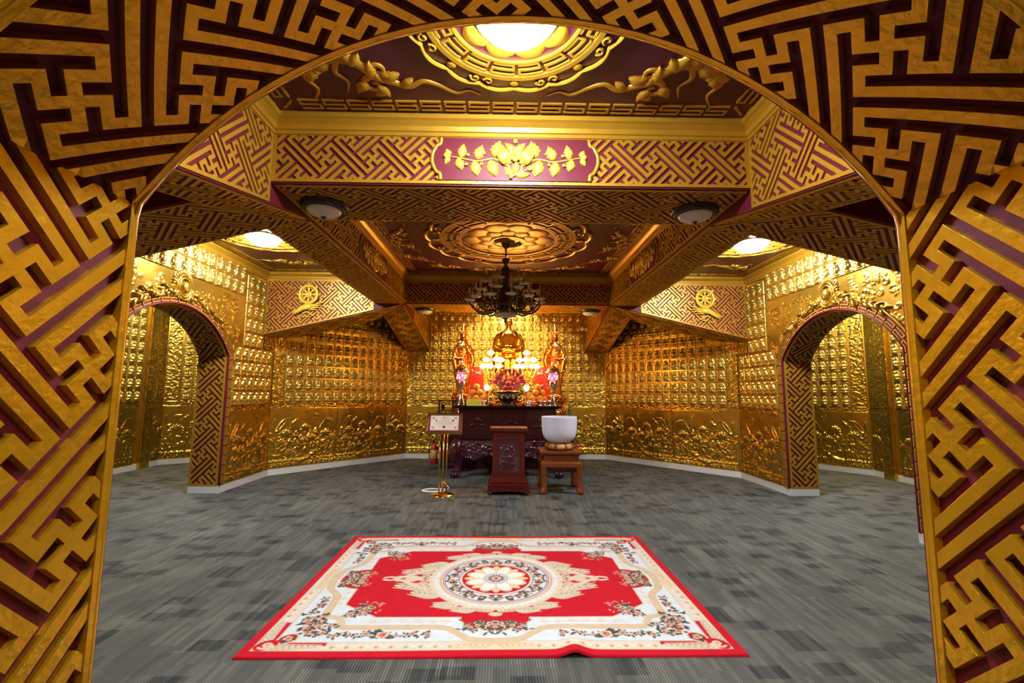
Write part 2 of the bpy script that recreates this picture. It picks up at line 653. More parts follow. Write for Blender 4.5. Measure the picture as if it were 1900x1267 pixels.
def fret_into(mb, poly, mapf, unit=0.053, rot=PI / 4, off=(0, 0), depth=0.011, border=0.026, bdepth=None):
    area = sum(poly[i][0] * poly[(i + 1) % len(poly)][1] - poly[(i + 1) % len(poly)][0] * poly[i][1] for i in range(len(poly)))
    if area < 0:
        poly = poly[::-1]
        if hasattr(border, '__len__'):
            border = border[::-1]
            border = border[1:] + border[:1]
    n = len(poly)
    inn = inset(poly, border)
    c = unit / 2
    cs, sn = math.cos(rot), math.sin(rot)

    def fw(i, j):
        x, y = i * c, j * c
        return (off[0] + x * cs - y * sn, off[1] + x * sn + y * cs)
    us = [((u - off[0]) * cs + (v - off[1]) * sn, -(u - off[0]) * sn + (v - off[1]) * cs) for u, v in inn]
    i0, i1 = int(min(p[0] for p in us) / c) - 2, int(max(p[0] for p in us) / c) + 2
    j0, j1 = int(min(p[1] for p in us) / c) - 2, int(max(p[1] for p in us) / c) + 2
    edges = []
    for k in range(n):
        (ax, ay), (bx, by) = inn[k], inn[(k + 1) % n]
        edges.append((ax, ay, bx - ax, by - ay))

    def inside(p):
        for ax, ay, ex, ey in edges:
            if ex * (p[1] - ay) - ey * (p[0] - ax) < -1e-9:
                return False
        return True
    ins = {}
    for i in range(i0, i1 + 2):
        for j in range(j0, j1 + 2):
            ins[(i, j)] = inside(fw(i - 0.5, j - 0.5))
    for i in range(i0, i1 + 1):
        for j in range(j0, j1 + 1):
            if ((i % 20), (j % 20)) not in FRET:
                continue
            q = [fw(i - .5, j - .5), fw(i + .5, j - .5), fw(i + .5, j + .5), fw(i - .5, j + .5)]
            full = ins[(i, j)] and ins[(i + 1, j)] and ins[(i + 1, j + 1)] and ins[(i, j + 1)]
            t = q if full else clip_poly(q, inn)
            if len(t) < 3:
                continue
            mb.add([mapf(u, v, depth) for u, v in t], [list(range(len(t)))])
            for k, (di, dj) in enumerate(((0, -1), (1, 0), (0, 1), (-1, 0))):
                if ((i + di) % 20, (j + dj) % 20) in FRET:
                    continue
                a, b = q[k], q[(k + 1) % 4]
                if not full:
                    s = clip_seg(a, b, inn)
                    if not s:
                        continue
                    a, b = s
                mb.add([mapf(*a, 0.0), mapf(*b, 0.0), mapf(*b, depth), mapf(*a, depth)], [[0, 1, 2, 3]])
    # border strips
    bd = bdepth if bdepth is not None else depth
    for k in range(n):
        bw = border[k] if hasattr(border, '__len__') else border
        if bw <= 1e-6:
            continue
        a, b = poly[k], poly[(k + 1) % n]
        c_, d = inn[(k + 1) % n], inn[k]
        L = math.hypot(b[0] - a[0], b[1] - a[1])
        m = max(1, int(L / 0.09))
        lp = lambda p, q, t: (p[0] + (q[0] - p[0]) * t, p[1] + (q[1] - p[1]) * t)
        for s in range(m):
            t0, t1 = s / m, (s + 1) / m
            o0, o1, n0, n1 = lp(a, b, t0), lp(a, b, t1), lp(d, c_, t0), lp(d, c_, t1)
            mb.add([mapf(*o0, bd), mapf(*o1, bd), mapf(*n1, bd), mapf(*n0, bd)], [[0, 1, 2, 3]])
            mb.add([mapf(*n0, 0), mapf(*n1, 0), mapf(*n1, bd), mapf(*n0, bd)], [[3, 2, 1, 0]])
            mb.add([mapf(*o0, 0), mapf(*o1, 0), mapf(*o1, bd), mapf(*o0, bd)], [[0, 1, 2, 3]])


def fret_panel(name, parent, poly, mapf, mats='gold_paint', **kw):
    mb = MB()
    fret_into(mb, poly, mapf, **kw)
    return mb.build(name, mats, parent)


KEY = ["1111111", "1000000", "1111111", "0000001", "1111111"]


def key_cells(mb, length, cell, mapf, depth=0.01, s0=0.0, flip=False):
    """row of meander keys along s, 5 cells across r; mapf(s, r, h)"""
    RE = (0, 0.75, 2.12, 2.88, 4.25, 5)
    CE = (0, 0.75, 2, 3, 4, 5, 6.25, 7)
    n = max(1, int(length / (8 * cell)))
    st = length / n
    cw = st / 8
    for k in range(n):
        for r in range(5):
            for c in range(7):
                if KEY[r][c] != '1':
                    continue
                a, b = s0 + k * st + CE[c] * cw, s0 + k * st + CE[c + 1] * cw
                lo, hi = RE[r] * cell, RE[r + 1] * cell
                mb.add([mapf(a, lo, depth), mapf(b, lo, depth), mapf(b, hi, depth), mapf(a, hi, depth)], [[0, 1, 2, 3]])
                for (dr, dc, e0, e1) in ((-1, 0, (a, lo), (b, lo)), (0, 1, (b, lo), (b, hi)), (1, 0, (b, hi), (a, hi)), (0, -1, (a, hi), (a, lo))):
                    rr, cc = r + dr, c + dc
                    if 0 <= rr < 5 and 0 <= cc < 7 and KEY[rr][cc] == '1':
                        continue
                    mb.add([mapf(*e0, 0), mapf(*e1, 0), mapf(*e1, depth), mapf(*e0, depth)], [[0, 1, 2, 3]])
# ------------------------------------------------------------------ relief height fields (embossed metal sheets)


class Relief:
    def __init__(self, w, h, res, seed=1, wrinkle=0.0):
        self.w, self.h = w, h
        self.nx, self.ny = max(2, int(w / res) + 1), max(2, int(h / res) + 1)
        self.x = np.linspace(0, w, self.nx)
        self.y = np.linspace(0, h, self.ny)
        self.X, self.Y = np.meshgrid(self.x, self.y)
        self.Z = np.zeros_like(self.X)
        self.rng = random.Random(seed)
        if wrinkle:
            for _ in range(14):
                a = self.rng.uniform(0, 6.28)
                k = self.rng.uniform(4, 16)
                self.Z += self.rng.uniform(0.2, 1) * 6 / k * np.sin(k * (math.cos(a) * self.X + math.sin(a) * self.Y) + self.rng.uniform(0, 6.28))
            self.Z = (self.Z - self.Z.min()) / (self.Z.max() - self.Z.min()) * wrinkle

    def win(self, cx, cy, r):
        i0, i1 = np.searchsorted(self.x, cx - r), np.searchsorted(self.x, cx + r)
        j0, j1 = np.searchsorted(self.y, cy - r), np.searchsorted(self.y, cy + r)
        return slice(j0, j1), slice(i0, i1)

    def bump(self, cx, cy, rx, ry, amp, ang=0.0, base=0.0, p=0.5):
        s = self.win(cx, cy, max(rx, ry) * 1.05)
        X, Y = self.X[s] - cx, self.Y[s] - cy
        if X.size == 0:
            return
        c, n = math.cos(ang), math.sin(ang)
        u, v = (X * c + Y * n) / rx, (-X * n + Y * c) / ry
        d = 1 - u * u - v * v
        val = np.where(d > 0, base + amp * np.power(np.maximum(d, 0), p), -1)
        self.Z[s] = np.maximum(self.Z[s], val)

    def petal(self, bx, by, L, wd, ang, amp, base=0.0):
        """leaf shape from base point along ang, with a centre groove"""
        cx, cy = bx + math.cos(ang) * L / 2, by + math.sin(ang) * L / 2
        s = self.win(cx, cy, L * 0.6)
        X, Y = self.X[s] - bx, self.Y[s] - by
        if X.size == 0:
            return
        u = (X * math.cos(ang) + Y * math.sin(ang)) / L
        v = (-X * math.sin(ang) + Y * math.cos(ang))
        hw = wd * np.sin(np.clip(u, 0, 1) ** 0.75 * PI) ** 0.8 + 1e-6
        q = np.abs(v) / hw
        ok = (u > 0) & (u < 1) & (q < 1)
        val = np.where(ok, base + amp * (np.power(np.maximum(1 - q * q, 0), 0.5) * (0.55 + 0.45 * u) - 0.25 * np.exp(-(q / 0.18) ** 2)), -1)
        self.Z[s] = np.maximum(self.Z[s], val)

    def ridge(self, pts, wd, amp, base=0.0, sub=6):
        P = spline(pts, sub) if len(pts) > 2 and sub > 1 else [np.array(p, float) for p in pts]
        n = len(P)
        for i in range(n - 1):
            a, b = P[i], P[i + 1]
            L = np.hypot(*(b - a))
            if L < 1e-6:
                continue
            m = (a + b) / 2
            s = self.win(m[0], m[1], L / 2 + wd * 1.2)
            X, Y = self.X[s], self.Y[s]
            if X.size == 0:
                continue
            t = np.clip(((X - a[0]) * (b - a)[0] + (Y - a[1]) * (b - a)[1]) / (L * L), 0, 1)
            d = np.hypot(X - a[0] - t * (b - a)[0], Y - a[1] - t * (b - a)[1]) / wd
            val = np.where(d < 1, base + amp * np.sqrt(np.maximum(1 - d * d, 0)), -1)
            self.Z[s] = np.maximum(self.Z[s], val)

    def lotus(self, cx, cy, s, amp=0.03):
        for a in (-12, 14, 166, 192):
            self.petal(cx, cy, s * 0.95, s * 0.17, R_(a), amp * 0.7)
        for a in (35, 62, 90, 118, 145):
            self.petal(cx, cy - s * 0.05, s * 0.85, s * 0.2, R_(a), amp, 0.002)
        for a in (50, 78, 102, 130):
            self.petal(cx, cy - s * 0.12, s * 0.7, s * 0.19, R_(a), amp, 0.008)

    def leaf(self, cx, cy, s, amp=0.022, tilt=0.0):
        for k in range(9):
            a = R_(20 + k * 17.5) + tilt
            self.petal(cx, cy, s * (0.8 + 0.25 * math.sin(k * 2.1)), s * 0.13, a, amp)
        self.bump(cx, cy, s * 0.5, s * 0.14, amp * 0.8, tilt)

    def bird(self, cx, cy, s, flip=1):
        self.bump(cx, cy, s * 0.5, s * 0.24, 0.03, flip * 0.7)
        self.bump(cx + flip * s * 0.38, cy + s * 0.42, s * 0.17, s * 0.16, 0.03)
        self.petal(cx - flip * s * 0.2, cy - s * 0.2, s * 0.8, s * 0.1, PI / 2 + flip * 2.2, 0.02)
        self.ridge([(cx + flip * s * 0.5, cy + s * 0.45), (cx + flip * s * 0.7, cy + s * 0.5)], s * 0.06, 0.02)

    def waves(self, cx, cy, s):
        for k in range(4):
            r = s * (1 - k * 0.22)
            self.ridge([(cx + r * math.cos(a), cy + r * math.sin(a) * 0.8) for a in np.linspace(0.05, PI - 0.05, 9)], s * 0.075, 0.026 + 0.003 * k, sub=1)

    def curl(self, cx, cy, s, a0=0.0, d=1, amp=0.02):
        pts = []
        for k in range(10):
            t = k / 9
            r = s * (1 - 0.85 * t)
            a = a0 + d * t * 5.2
            pts.append((cx + r * math.cos(a), cy + r * math.sin(a)))
        self.ridge(pts, s * 0.2, amp, sub=1)

    def mesh(self, name, material, mask=None, flip=False):
        nx, ny = self.nx, self.ny
        X = self.w - self.X if flip else self.X
        V = np.stack([X, self.Y, self.Z], -1).reshape(-1, 3)
        idx = np.arange(nx * ny).reshape(ny, nx)
        q = np.stack([idx[:-1, :-1], idx[:-1, 1:], idx[1:, 1:], idx[1:, :-1]], -1)
        if flip:
            q = q[..., ::-1]
        q = q.reshape(-1, 4)
        if mask is not None:
            mk = mask[:-1, :-1] & mask[:-1, 1:] & mask[1:, 1:] & mask[1:, :-1]
            q = q[mk.reshape(-1)]
            used = np.unique(q)
            mp = np.full(nx * ny, -1)
            mp[used] = np.arange(len(used))
            V = V[used]
            q = mp[q]
        me = bpy.data.meshes.new(name)
        me.from_pydata(V.tolist(), [], q.tolist())
        me.materials.append(M[material])
        me.polygons.foreach_set('use_smooth', [True] * len(me.polygons))
        me.update()
        return me


def tile_mesh(kind, seed):
    w, h = 0.192, 0.244
    r = Relief(w, h, 0.0072, seed)
    cx = w / 2
    rg = r.rng
    # frame of the tile
    e = np.minimum.reduce([r.X, w - r.X, r.Y, h - r.Y])
    r.Z = np.where(e < 0.002, -0.012, np.where(e < 0.013, 0.010, 0.0))
    # cloud speckle of the ground
    for _ in range(26):
        r.bump(rg.uniform(0.02, w - 0.02), rg.uniform(0.02, h - 0.02), 0.012, 0.009, 0.008)
    if kind == 'seated':
        r.ridge([(cx + 0.062 * math.cos(a), 0.125 + 0.085 * math.sin(a)) for a in np.linspace(-0.5, PI + 0.5, 9)], 0.008, 0.012)
        r.bump(cx, 0.04, 0.062, 0.02, 0.026)
        r.bump(cx, 0.063, 0.068, 0.024, 0.034)
        r.bump(cx, 0.105, 0.036, 0.055, 0.036)
        r.bump(cx - 0.034, 0.105, 0.014, 0.036, 0.03, 0.25)
        r.bump(cx + 0.034, 0.105, 0.014, 0.036, 0.03, -0.25)
        r.bump(cx, 0.172, 0.02, 0.024, 0.04)
        r.bump(cx, 0.197, 0.009, 0.012, 0.034)
    else:
        r.ridge([(cx + 0.03 * math.cos(a), 0.195 + 0.028 * math.sin(a)) for a in np.linspace(0, 2 * PI, 9)], 0.006, 0.012)
        r.bump(cx, 0.03, 0.045, 0.014, 0.024)
        r.bump(cx, 0.085, 0.036, 0.062, 0.034)
        r.bump(cx, 0.138, 0.042, 0.034, 0.036)
        r.bump(cx - 0.042, 0.105, 0.012, 0.036, 0.026, -0.2)
        r.bump(cx + 0.042, 0.105, 0.012, 0.036, 0.026, 0.2)
        r.bump(cx, 0.192, 0.017, 0.021, 0.04)
        r.bump(cx, 0.215, 0.008, 0.012, 0.032)
    r.Z *= 1.35
    return r.mesh('buddha_tile', 'gold_tile')


TILE = {'seated': tile_mesh('seated', 3), 'standing': tile_mesh('standing', 5)}
TW, TH = 0.2, 0.25


def lotus_sheet(w, seed):
    h = 1.14
    r = Relief(w, h, 0.0095, seed, wrinkle=0.009)
    g = r.rng
    k = w / 1.36
    # reeds and stems first
    for bx, tx, ty in ((0.25, 0.27, 0.66), (0.52, 0.5, 0.72), (0.85, 0.8, 0.6), (0.5, 0.56, 0.5), (0.1, 0.05, 0.82)):
        r.ridge([(bx * w, 0.1), ((bx + tx) / 2 * w + 0.03, ty * h * 0.55), (tx * w, ty * h)], 0.012, 0.012)
    for _ in range(int(16 * k)):
        x = g.uniform(0.03, 0.97) * w
        hh = g.uniform(0.2, 0.5)
        r.ridge([(x, 0.1), (x + g.uniform(-.04, .04), 0.1 + hh * 0.6), (x + g.uniform(-.14, .14), 0.1 + hh)], 0.008, 0.013)
    r.ridge([(0.07 * w, 0.62 * h), (0.18 * w, 0.80 * h), (0.28 * w, 0.82 * h)], 0.010, 0.018)
    r.ridge([(0.1 * w, 0.6 * h), (0.2 * w, 0.74 * h), (0.22 * w, 0.8 * h)], 0.009, 0.018)
    r.ridge([(0.72 * w, 0.64 * h), (0.8 * w, 0.78 * h), (0.88 * w, 0.79 * h), (0.93 * w, 0.74 * h)], 0.012, 0.02)
    r.ridge([(0.045 * w, 0.66 * h), (0.055 * w, 0.8 * h)], 0.018, 0.02)
    # leaves
    for lx, ly, s in ((0.17, 0.36, 0.16), (0.75, 0.33, 0.15), (0.45, 0.40, 0.13), (0.93, 0.42, 0.12), (0.30, 0.22, 0.12)):
        if s < w:
            r.leaf(lx * w, ly * h, s, 0.026, g.uniform(-0.3, 0.3))
    for _ in range(int(130 * k)):
        r.petal(g.uniform(0.02, 0.98) * w, g.uniform(0.12, 0.55) * h, g.uniform(0.06, 0.14), g.uniform(0.012, 0.024), g.uniform(0.2, 2.9), g.uniform(0.02, 0.036))
    # flowers
    for fx, fy, s in ((0.22, 0.54, 0.15), (0.5, 0.64, 0.125), (0.82, 0.52, 0.14), (0.60, 0.45, 0.13)):
        r.lotus(fx * w, fy * h, s, 0.04)
    r.bump(0.10 * w, 0.62 * h, 0.055, 0.03, 0.036, 0.5)
    r.bump(0.66 * w, 0.56 * h, 0.03, 0.055, 0.034, -0.3)
    # birds
    r.bird(0.33 * w, 0.76 * h, 0.1)
    r.petal(0.66 * w, 0.84 * h, 0.09, 0.02, 2.0, 0.024)
    r.petal(0.66 * w, 0.84 * h, 0.08, 0.02, 0.8, 0.024)
    r.petal(0.66 * w, 0.84 * h, 0.06, 0.018, -1.4, 0.024)
    # ducks and waves at the foot
    r.bump(0.52 * w, 0.12 * h, 0.12, 0.05, 0.042, 0.35)
    r.bump(0.62 * w, 0.19 * h, 0.05, 0.04, 0.042)
    r.bump(0.42 * w, 0.09 * h, 0.07, 0.05, 0.036, -0.4)
    for row in range(3):
        for c in range(int(w / 0.105) + 1):
            r.waves(c * 0.105 + (row % 2) * 0.05 + g.uniform(-.015, .015), 0.11 - row * 0.045, 0.06)
    # flat hem
    e = np.minimum.reduce([r.X, w - r.X, r.Y, h - r.Y])
    r.Z = np.where(e < 0.006, np.minimum(r.Z, 0.0), r.Z)
    return r


LOTUS = [lotus_sheet(1.36, 11), lotus_sheet(1.22, 23), lotus_sheet(0.5, 31)]
LOTUS_ME = [r.mesh('lotus_panel', 'gold_leaf') for r in LOTUS]
LOTUS_MF = [r.mesh('lotus_panel', 'gold_leaf', flip=True) for r in LOTUS]


def band_relief(w, h, seed, material='gold_leaf', cell=0.05):
    r = Relief(w, h, 0.011, seed)
    g = r.rng
    for _ in range(int(w * h / (cell * cell) * 1.6)):
        r.curl(g.uniform(0, w), g.uniform(0, h), g.uniform(0.35, 0.6) * cell, g.uniform(0, 6), g.choice((-1, 1)), 0.016)
    e = np.minimum.reduce([r.X, w - r.X, r.Y, h - r.Y])
    r.Z = np.where(e < 0.008, 0.006, r.Z)
    return r.mesh('border_band', material)


# ------------------------------------------------------------------ the room shell
HW, HX = 2.44, 4.52                # half width of the altar wall / arch walls
YB, YD, YC, YA = 11.25, 8.87, 3.65, 1.29
ZC = 3.80                          # coffer ceiling
AW, AZS, AZA, AT = 1.14, 2.13, 2.76, 0.45   # arch half width, spring, apex, thickness
AR = (AW * AW + (AZA - AZS) ** 2) / (2 * (AZA - AZS))
AZ0 = AZA - AR
AA = math.asin(AW / AR)
AL = AR * 2 * AA
DADO = 1.26
BB = 0.11

fl = MB()
fl.box(-8.6, 8.6, -2.3, 13.2, -0.1, 0.0)
struct(fl.build('floor', 'carpet'))

cl = MB()
cl.box(-8.6, 8.6, -2.3, 13.2, ZC, ZC + 0.12)
ceiling = struct(cl.build('ceiling', 'maroon_ceiling'))


class Wall:
    def __init__(self, name, P0, P1, ztop=ZC, thick=0.1, material='gold_leaf', solid=True):
        self.P0, self.P1 = Vector((*P0, 0)), Vector((*P1, 0))
        self.U = (self.P1 - self.P0).normalized()
        self.N = self.U.cross(Vector((0, 0, 1)))
        self.L = (self.P1 - self.P0).length
        self.m = frame(self.P0, self.U, self.N)
        self.name = name
        if solid:
            mb = MB()
            mb.prism([(0, 0), (self.L, 0), (self.L, ztop), (0, ztop)], self.m, -thick, 0.0)
            self.o = struct(mb.build(name, material))

    def put(self, name, me, u, v, n=0.0, sx=1.0):
        o = link(name, me, self.o)
        p = self.m(u, v, n)
        U = self.U * sx
        N = self.N
        o.matrix_local = Matrix(((U.x, 0, N.x, p[0]), (U.y, 0, N.y, p[1]), (U.z, 1, N.z, p[2]), (0, 0, 0, 1)))
        return o

    def tiles(self, kind, u0, cols, v0, rows, skip=None, gap=0.004):
        for r in range(rows):
            for c in range(cols):
                u, v = u0 + c * TW + gap, v0 + r * TH + gap
                if skip and skip(u + TW / 2, v + TH / 2):
                    continue
                self.put('buddha_tile', TILE[kind], u, v, 0.012)

    def band(self, u, v, w, h, seed, n=0.008):
        return self.put('border_band', band_relief(w, h, seed), u, v, n)

    def lotus(self, u, which, flip=False):
        return self.put('lotus_panel', (LOTUS_MF if flip else LOTUS_ME)[which], u, BB + 0.006, 0.006)

    def skirting(self, name, u0=0.0, u1=None):
        mb = MB()
        mb.prism([(u0, 0), (u1 or self.L, 0), (u1 or self.L, BB), (u0, BB)], self.m, 0.0, 0.022)
        return struct(mb.build(name, 'white_skirting'))


# --- altar wall
wb = Wall('wall_back', (-HW, YB), (HW, YB))
wb.skirting('baseboard_back')
wb.tiles('seated', 0.14, 23, 1.34, 9, skip=lambda u, v: abs(u - HW) > 1.86 and v > 2.5)
wb.band(0.0, DADO, 2 * HW, 0.075, 51)
wb.band(0.003, 1.345, 0.13, 1.2, 52)
wb.band(2 * HW - 0.133, 1.345, 0.13, 1.2, 53)
for u, k, fl_ in ((0.005, 0, False), (1.37, 1, True), (2.6, 2, False), (3.11, 2, True), (3.515, 0, True)):
    if k != 2 or u < 3:
        wb.lotus(u, k, fl_)

# --- diagonal walls beside the altar
for side, nm in ((-1, 'left'), (1, 'right')):
    if side < 0:
        w = Wall('wall_back_left', (-HX, YD), (-HW, YB))
        order = ((0.004, 0, False), (1.372, 1, False), (2.60, 2, False))
        t0 = 0.22
    else:
        w = Wall('wall_back_right', (HW, YB), (HX, YD))
        order = ((0.004, 2, True), (0.515, 1, True), (1.745, 0, True))
        t0 = 0.14
    w.skirting('baseboard_back_' + nm)
    Lw = w.L

    def skip(u, v, side=side, w=w):
        p = w.m(u, v, 0)
        ax = abs(p[0])
        zb = 3.24 - 0.243 * max(0, ax - 1.93)
        if p[1] < 9.3 and v > zb:
            return True
        if ax < 2.56 and v > 2.75:
            return True
        return v > 3.5
    w.tiles('seated', t0, 14, 1.34, 8, skip=skip)
    w.band(0.0, DADO, Lw, 0.075, 61 + side)
    w.band(0.004 if side < 0 else Lw - 0.205, 1.345, 0.2, 1.3, 63 + side)
    w.band(Lw - 0.13 if side < 0 else 0.004, 1.345, 0.125, 1.4, 66 + side)
    for u, k, f_ in order:
        w.lotus(u, k, f_)


# --- walls with an arch
def arch_outline(c, n=28):
    return [(c + AR * math.sin(-AA + 2 * AA * i / n), AZ0 + AR * math.cos(-AA + 2 * AA * i / n)) for i in range(n + 1)]


def arch_wall(w, c, ztop=ZC, mats=('gold_leaf', 'maroon'), AT=AT):
    mb = MB()
    m = w.m
    arc = arch_outline(c)
    cols = [((0, 0), (0, ztop)), ((c - AW, 0), (c - AW, ztop))]
    for n0 in (0.0, -AT):
        mb.cur = 0
        mb.quad(m(0, 0, n0), m(c - AW, 0, n0), m(c - AW, ztop, n0), m(0, ztop, n0))
        mb.quad(m(c + AW, 0, n0), m(w.L, 0, n0), m(w.L, ztop, n0), m(c + AW, ztop, n0))
        for (u0, v0), (u1, v1) in zip(arc, arc[1:]):
            mb.quad(m(u0, v0, n0), m(u1, v1, n0), m(u1, ztop, n0), m(u0, ztop, n0))
    mb.cur = 1
    path = [(c - AW, 0)] + arc + [(c + AW, 0)]
    for (u0, v0), (u1, v1) in zip(path, path[1:]):
        mb.quad(m(u0, v0, 0), m(u1, v1, 0), m(u1, v1, -AT), m(u0, v0, -AT))
    mb.cur = 0
    mb.quad(m(0, 0, 0), m(0, 0, -AT), m(0, ztop, -AT), m(0, ztop, 0))
    mb.quad(m(w.L, 0, 0), m(w.L, 0, -AT), m(w.L, ztop, -AT), m(w.L, ztop, 0))
    mb.quad(m(0, ztop, 0), m(w.L, ztop, 0), m(w.L, ztop, -AT), m(0, ztop, -AT))
    w.o = struct(mb.build(w.name, list(mats)))


def lining_map(w, c):
    """(s along the opening, t into the thickness, h off the surface)"""
    m = w.m

    def f(s, t, h=0.0):
        if s <= AZS:
            return m(c - AW + h, s, -t)
        if s >= AZS + AL:
            return m(c + AW - h, AZS - (s - AZS - AL), -t)
        a = -AA + (s - AZS) / AR
        return m(c + (AR - h) * math.sin(a), AZ0 + (AR - h) * math.cos(a), -t)
    return f


def lining(w, c, unit, depth, edge, off=(0, 0), s0=BB, bevel=0.0, T=AT):
    """fretwork lining of jambs and soffit, plus edge beads; parts of the wall"""
    mp = lining_map(w, c)
    for k, (a, b) in enumerate(((s0, AZS), (AZS, AZS + AL), (AZS + AL, 2 * AZS + AL - s0))):
        mb = MB()
        e0 = edge if k == 0 else 0.0
        e2 = edge if k == 2 else 0.0
        poly = [(a, 0), (b, 0), (b, T), (a, T)]
        fret_into(mb, poly, mp, unit=unit, off=off, depth=depth, border=[edge, e2, edge, e0], bdepth=depth * 1.15)
        o = mb.build('arch_fretwork', 'gold_arch' if bevel else 'gold_paint', w.o)
        if bevel:
            bv = o.modifiers.new('bevel', 'BEVEL')
            bv.width = bevel
            bv.segments = 2
            bv.limit_method = 'ANGLE'
            bv.angle_limit = R_(50)


def face_dir(s):
    """outward direction angle at path position s on the wall face (for trims), mitred at the springs"""
    a_in = -PI / 2
    bis = (-PI / 2 - AA) / 2
    k = 0.18
    if s < AZS:
        t = max(0.0, 1 - (AZS - s) / k)
        return a_in + (bis - a_in) * t
    if s > AZS + AL:
        return -face_dir(2 * AZS + AL - s)
    d0, d1 = s - AZS, AZS + AL - s
    a = -AA + d0 / AR
    if d0 < k:
        return bis + (a - bis) * (d0 / k)
    if d1 < k:
        return -bis + (a + bis) * (d1 / k)
    return a


def face_map(w, c):
    m = w.m

    def f(s, r, h=0.0):
        if s <= AZS:
            u, v = c - AW, s
        elif s >= AZS + AL:
            u, v = c + AW, 2 * AZS + AL - s
        else:
            a = -AA + (s - AZS) / AR
            u, v = c + AR * math.sin(a), AZ0 + AR * math.cos(a)
        d = face_dir(s)
        return m(u + r * math.sin(d), v + r * math.cos(d), h)
    return f


def arch_trim(w, c):
    fm = face_map(w, c)
    tot = 2 * AZS + AL - 2 * BB
    n = 90
    mb = MB()
    for i in range(n):
        a, b = BB + tot * i / n, BB + tot * (i + 1) / n
        for r0, r1, h in ((0.0, 0.135, 0.022),):
            mb.quad(fm(a, r0, h), fm(b, r0, h), fm(b, r1, h), fm(a, r1, h))
            mb.quad(fm(a, r1, 0), fm(b, r1, 0), fm(b, r1, h), fm(a, r1, h))
            mb.quad(fm(a, r0, 0), fm(b, r0, 0), fm(b, r0, h), fm(a, r0, h))
    trim = mb.build('arch_trim', 'maroon', w.o)
    mb = MB()
    key_cells(mb, tot, 0.0185, lambda s, r, h: fm(s, r + 0.028, h + 0.022), 0.009, BB)
    mb.build('key_border', 'gold_paint', trim)
    mb = MB()
    mb.tube([fm(BB + tot * i / n, 0.010, 0.026) for i in range(n + 1)], 0.011, 6)
    mb.build('edge_bead', 'maroon', trim, smooth=True)
    mb = MB()
    mb.tube([fm(AZS - 0.1 + (AL + 0.2) * i / 60, 0.155, 0.016) for i in range(61)], 0.02, 8)
    mb.build('arch_moulding', 'gold_leaf', w.o, smooth=True)


def scroll_tube(mb, mp, pts, r0, r1, seg=7, n0=0.0, nflat=None):
    P = spline(pts, 7)
    k = len(P)
    rad = [r0 + (r1 - r0) * i / (k - 1) for i in range(k)]
    mb.tube([mp(p[0], p[1], n0) for p in P], rad, seg, flat=nflat)


def spiral(cx, cy, s, a0, d, turns=1.1, n=12):
    return [(cx + s * (1 - 0.85 * k / (n - 1)) * math.cos(a0 + d * turns * 2 * PI * k / (n - 1)), cy + s * (1 - 0.85 * k / (n - 1)) * math.sin(a0 + d * turns * 2 * PI * k / (n - 1))) for k in range(n)]


def leaf_into(mb, x, y, a, L, wd, z=0.02):
    """toothed leaf with a centre vein"""
    ca, sa = math.cos(a), math.sin(a)
    n = 9
    top, bot, mid = [], [], []
    for i in range(n + 1):
        t = i / n
        hw = wd * math.sin(PI * t ** 0.8) * (1.12 if i % 2 else 0.82) + 0.0015
        zc = z + 0.010 * math.sin(PI * t)
        mid.append((x + ca * L * t, y + sa * L * t, zc + 0.004))
        top.append((x + ca * L * t - sa * hw, y + sa * L * t + ca * hw, z - 0.004))
        bot.append((x + ca * L * t + sa * hw, y + sa * L * t - ca * hw, z - 0.004))
    vs = top + mid + bot
    vs += [(p[0], p[1], 0.0) for p in top + bot]
    m = n + 1
    fs = []
    for i in range(n):
        fs += [[i, m + i, m + i + 1, i + 1], [m + i, 2 * m + i, 2 * m + i + 1, m + i + 1], [i + 1, 3 * m + i + 1, 3 * m + i, i], [2 * m + i, 4 * m + i, 4 * m + i + 1, 2 * m + i + 1]]
    mb.add(vs, fs)


def crest_mesh():
    """carved crest over an arch with a round boss; local x along, y up, z out"""
    mp = lambda u, v, n=0: (u, v, n)
    fz = (Vector((0, 0, 1)), 0.8)
    mb = MB()
    mb.ball((0, 0.0, 0.035), (0.075, 0.09, 0.05), 16, 10)
    for rr, t in ((0.115, 0.018), (0.15, 0.013)):
        mb.tube([(rr * math.cos(a), rr * 1.15 * math.sin(a), 0.03) for a in np.linspace(0, 2 * PI, 33)], t, 8, cap=False)
    g = random.Random(4)
    mb.box(-0.19, 0.19, -0.15, 0.19, -0.005, 0.012, 0.004)
    sag = lambda x: -0.075 - x * x / 2.9
    for sd in (-1, 1):
        for cx, dy, s, a0, d in ((0.14, 0.15, 0.05, 2.5, 1), (0.22, 0.04, 0.06, 4.0, -1), (0.36, 0.03, 0.055, 2.2, 1), (0.52, 0.02, 0.05, 1.0, -1), (0.07, -0.05, 0.05, 0.4, -1), (0.68, 0.02, 0.042, 2.0, 1)):
            scroll_tube(mb, mp, [(sd * x, y) for x, y in spiral(cx, sag(cx) + dy, s, a0, d, 0.9)], s * 0.4, s * 0.2, 7, 0.024, fz)
        for i in range(30):
            x = 0.05 + 0.03 * i
            y = sag(x) + g.uniform(-0.035, 0.03)
            a = -0.69 * x + g.uniform(-0.9, 0.9)
            leaf_into(mb, sd * x, y, a if sd > 0 else PI - a, g.uniform(0.08, 0.13), g.uniform(0.02, 0.032), 0.022 + 0.014 * (i % 3))
        for i in range(9):
            a = PI / 2 - 0.1 - i * 0.2
            leaf_into(mb, sd * 0.15 * math.cos(a), 0.02 + 0.16 * math.sin(a), a if sd > 0 else PI - a, 0.07, 0.022, 0.02)
    return mb.mesh('arch_crest', 'gold_leaf', True)


CREST = crest_mesh()


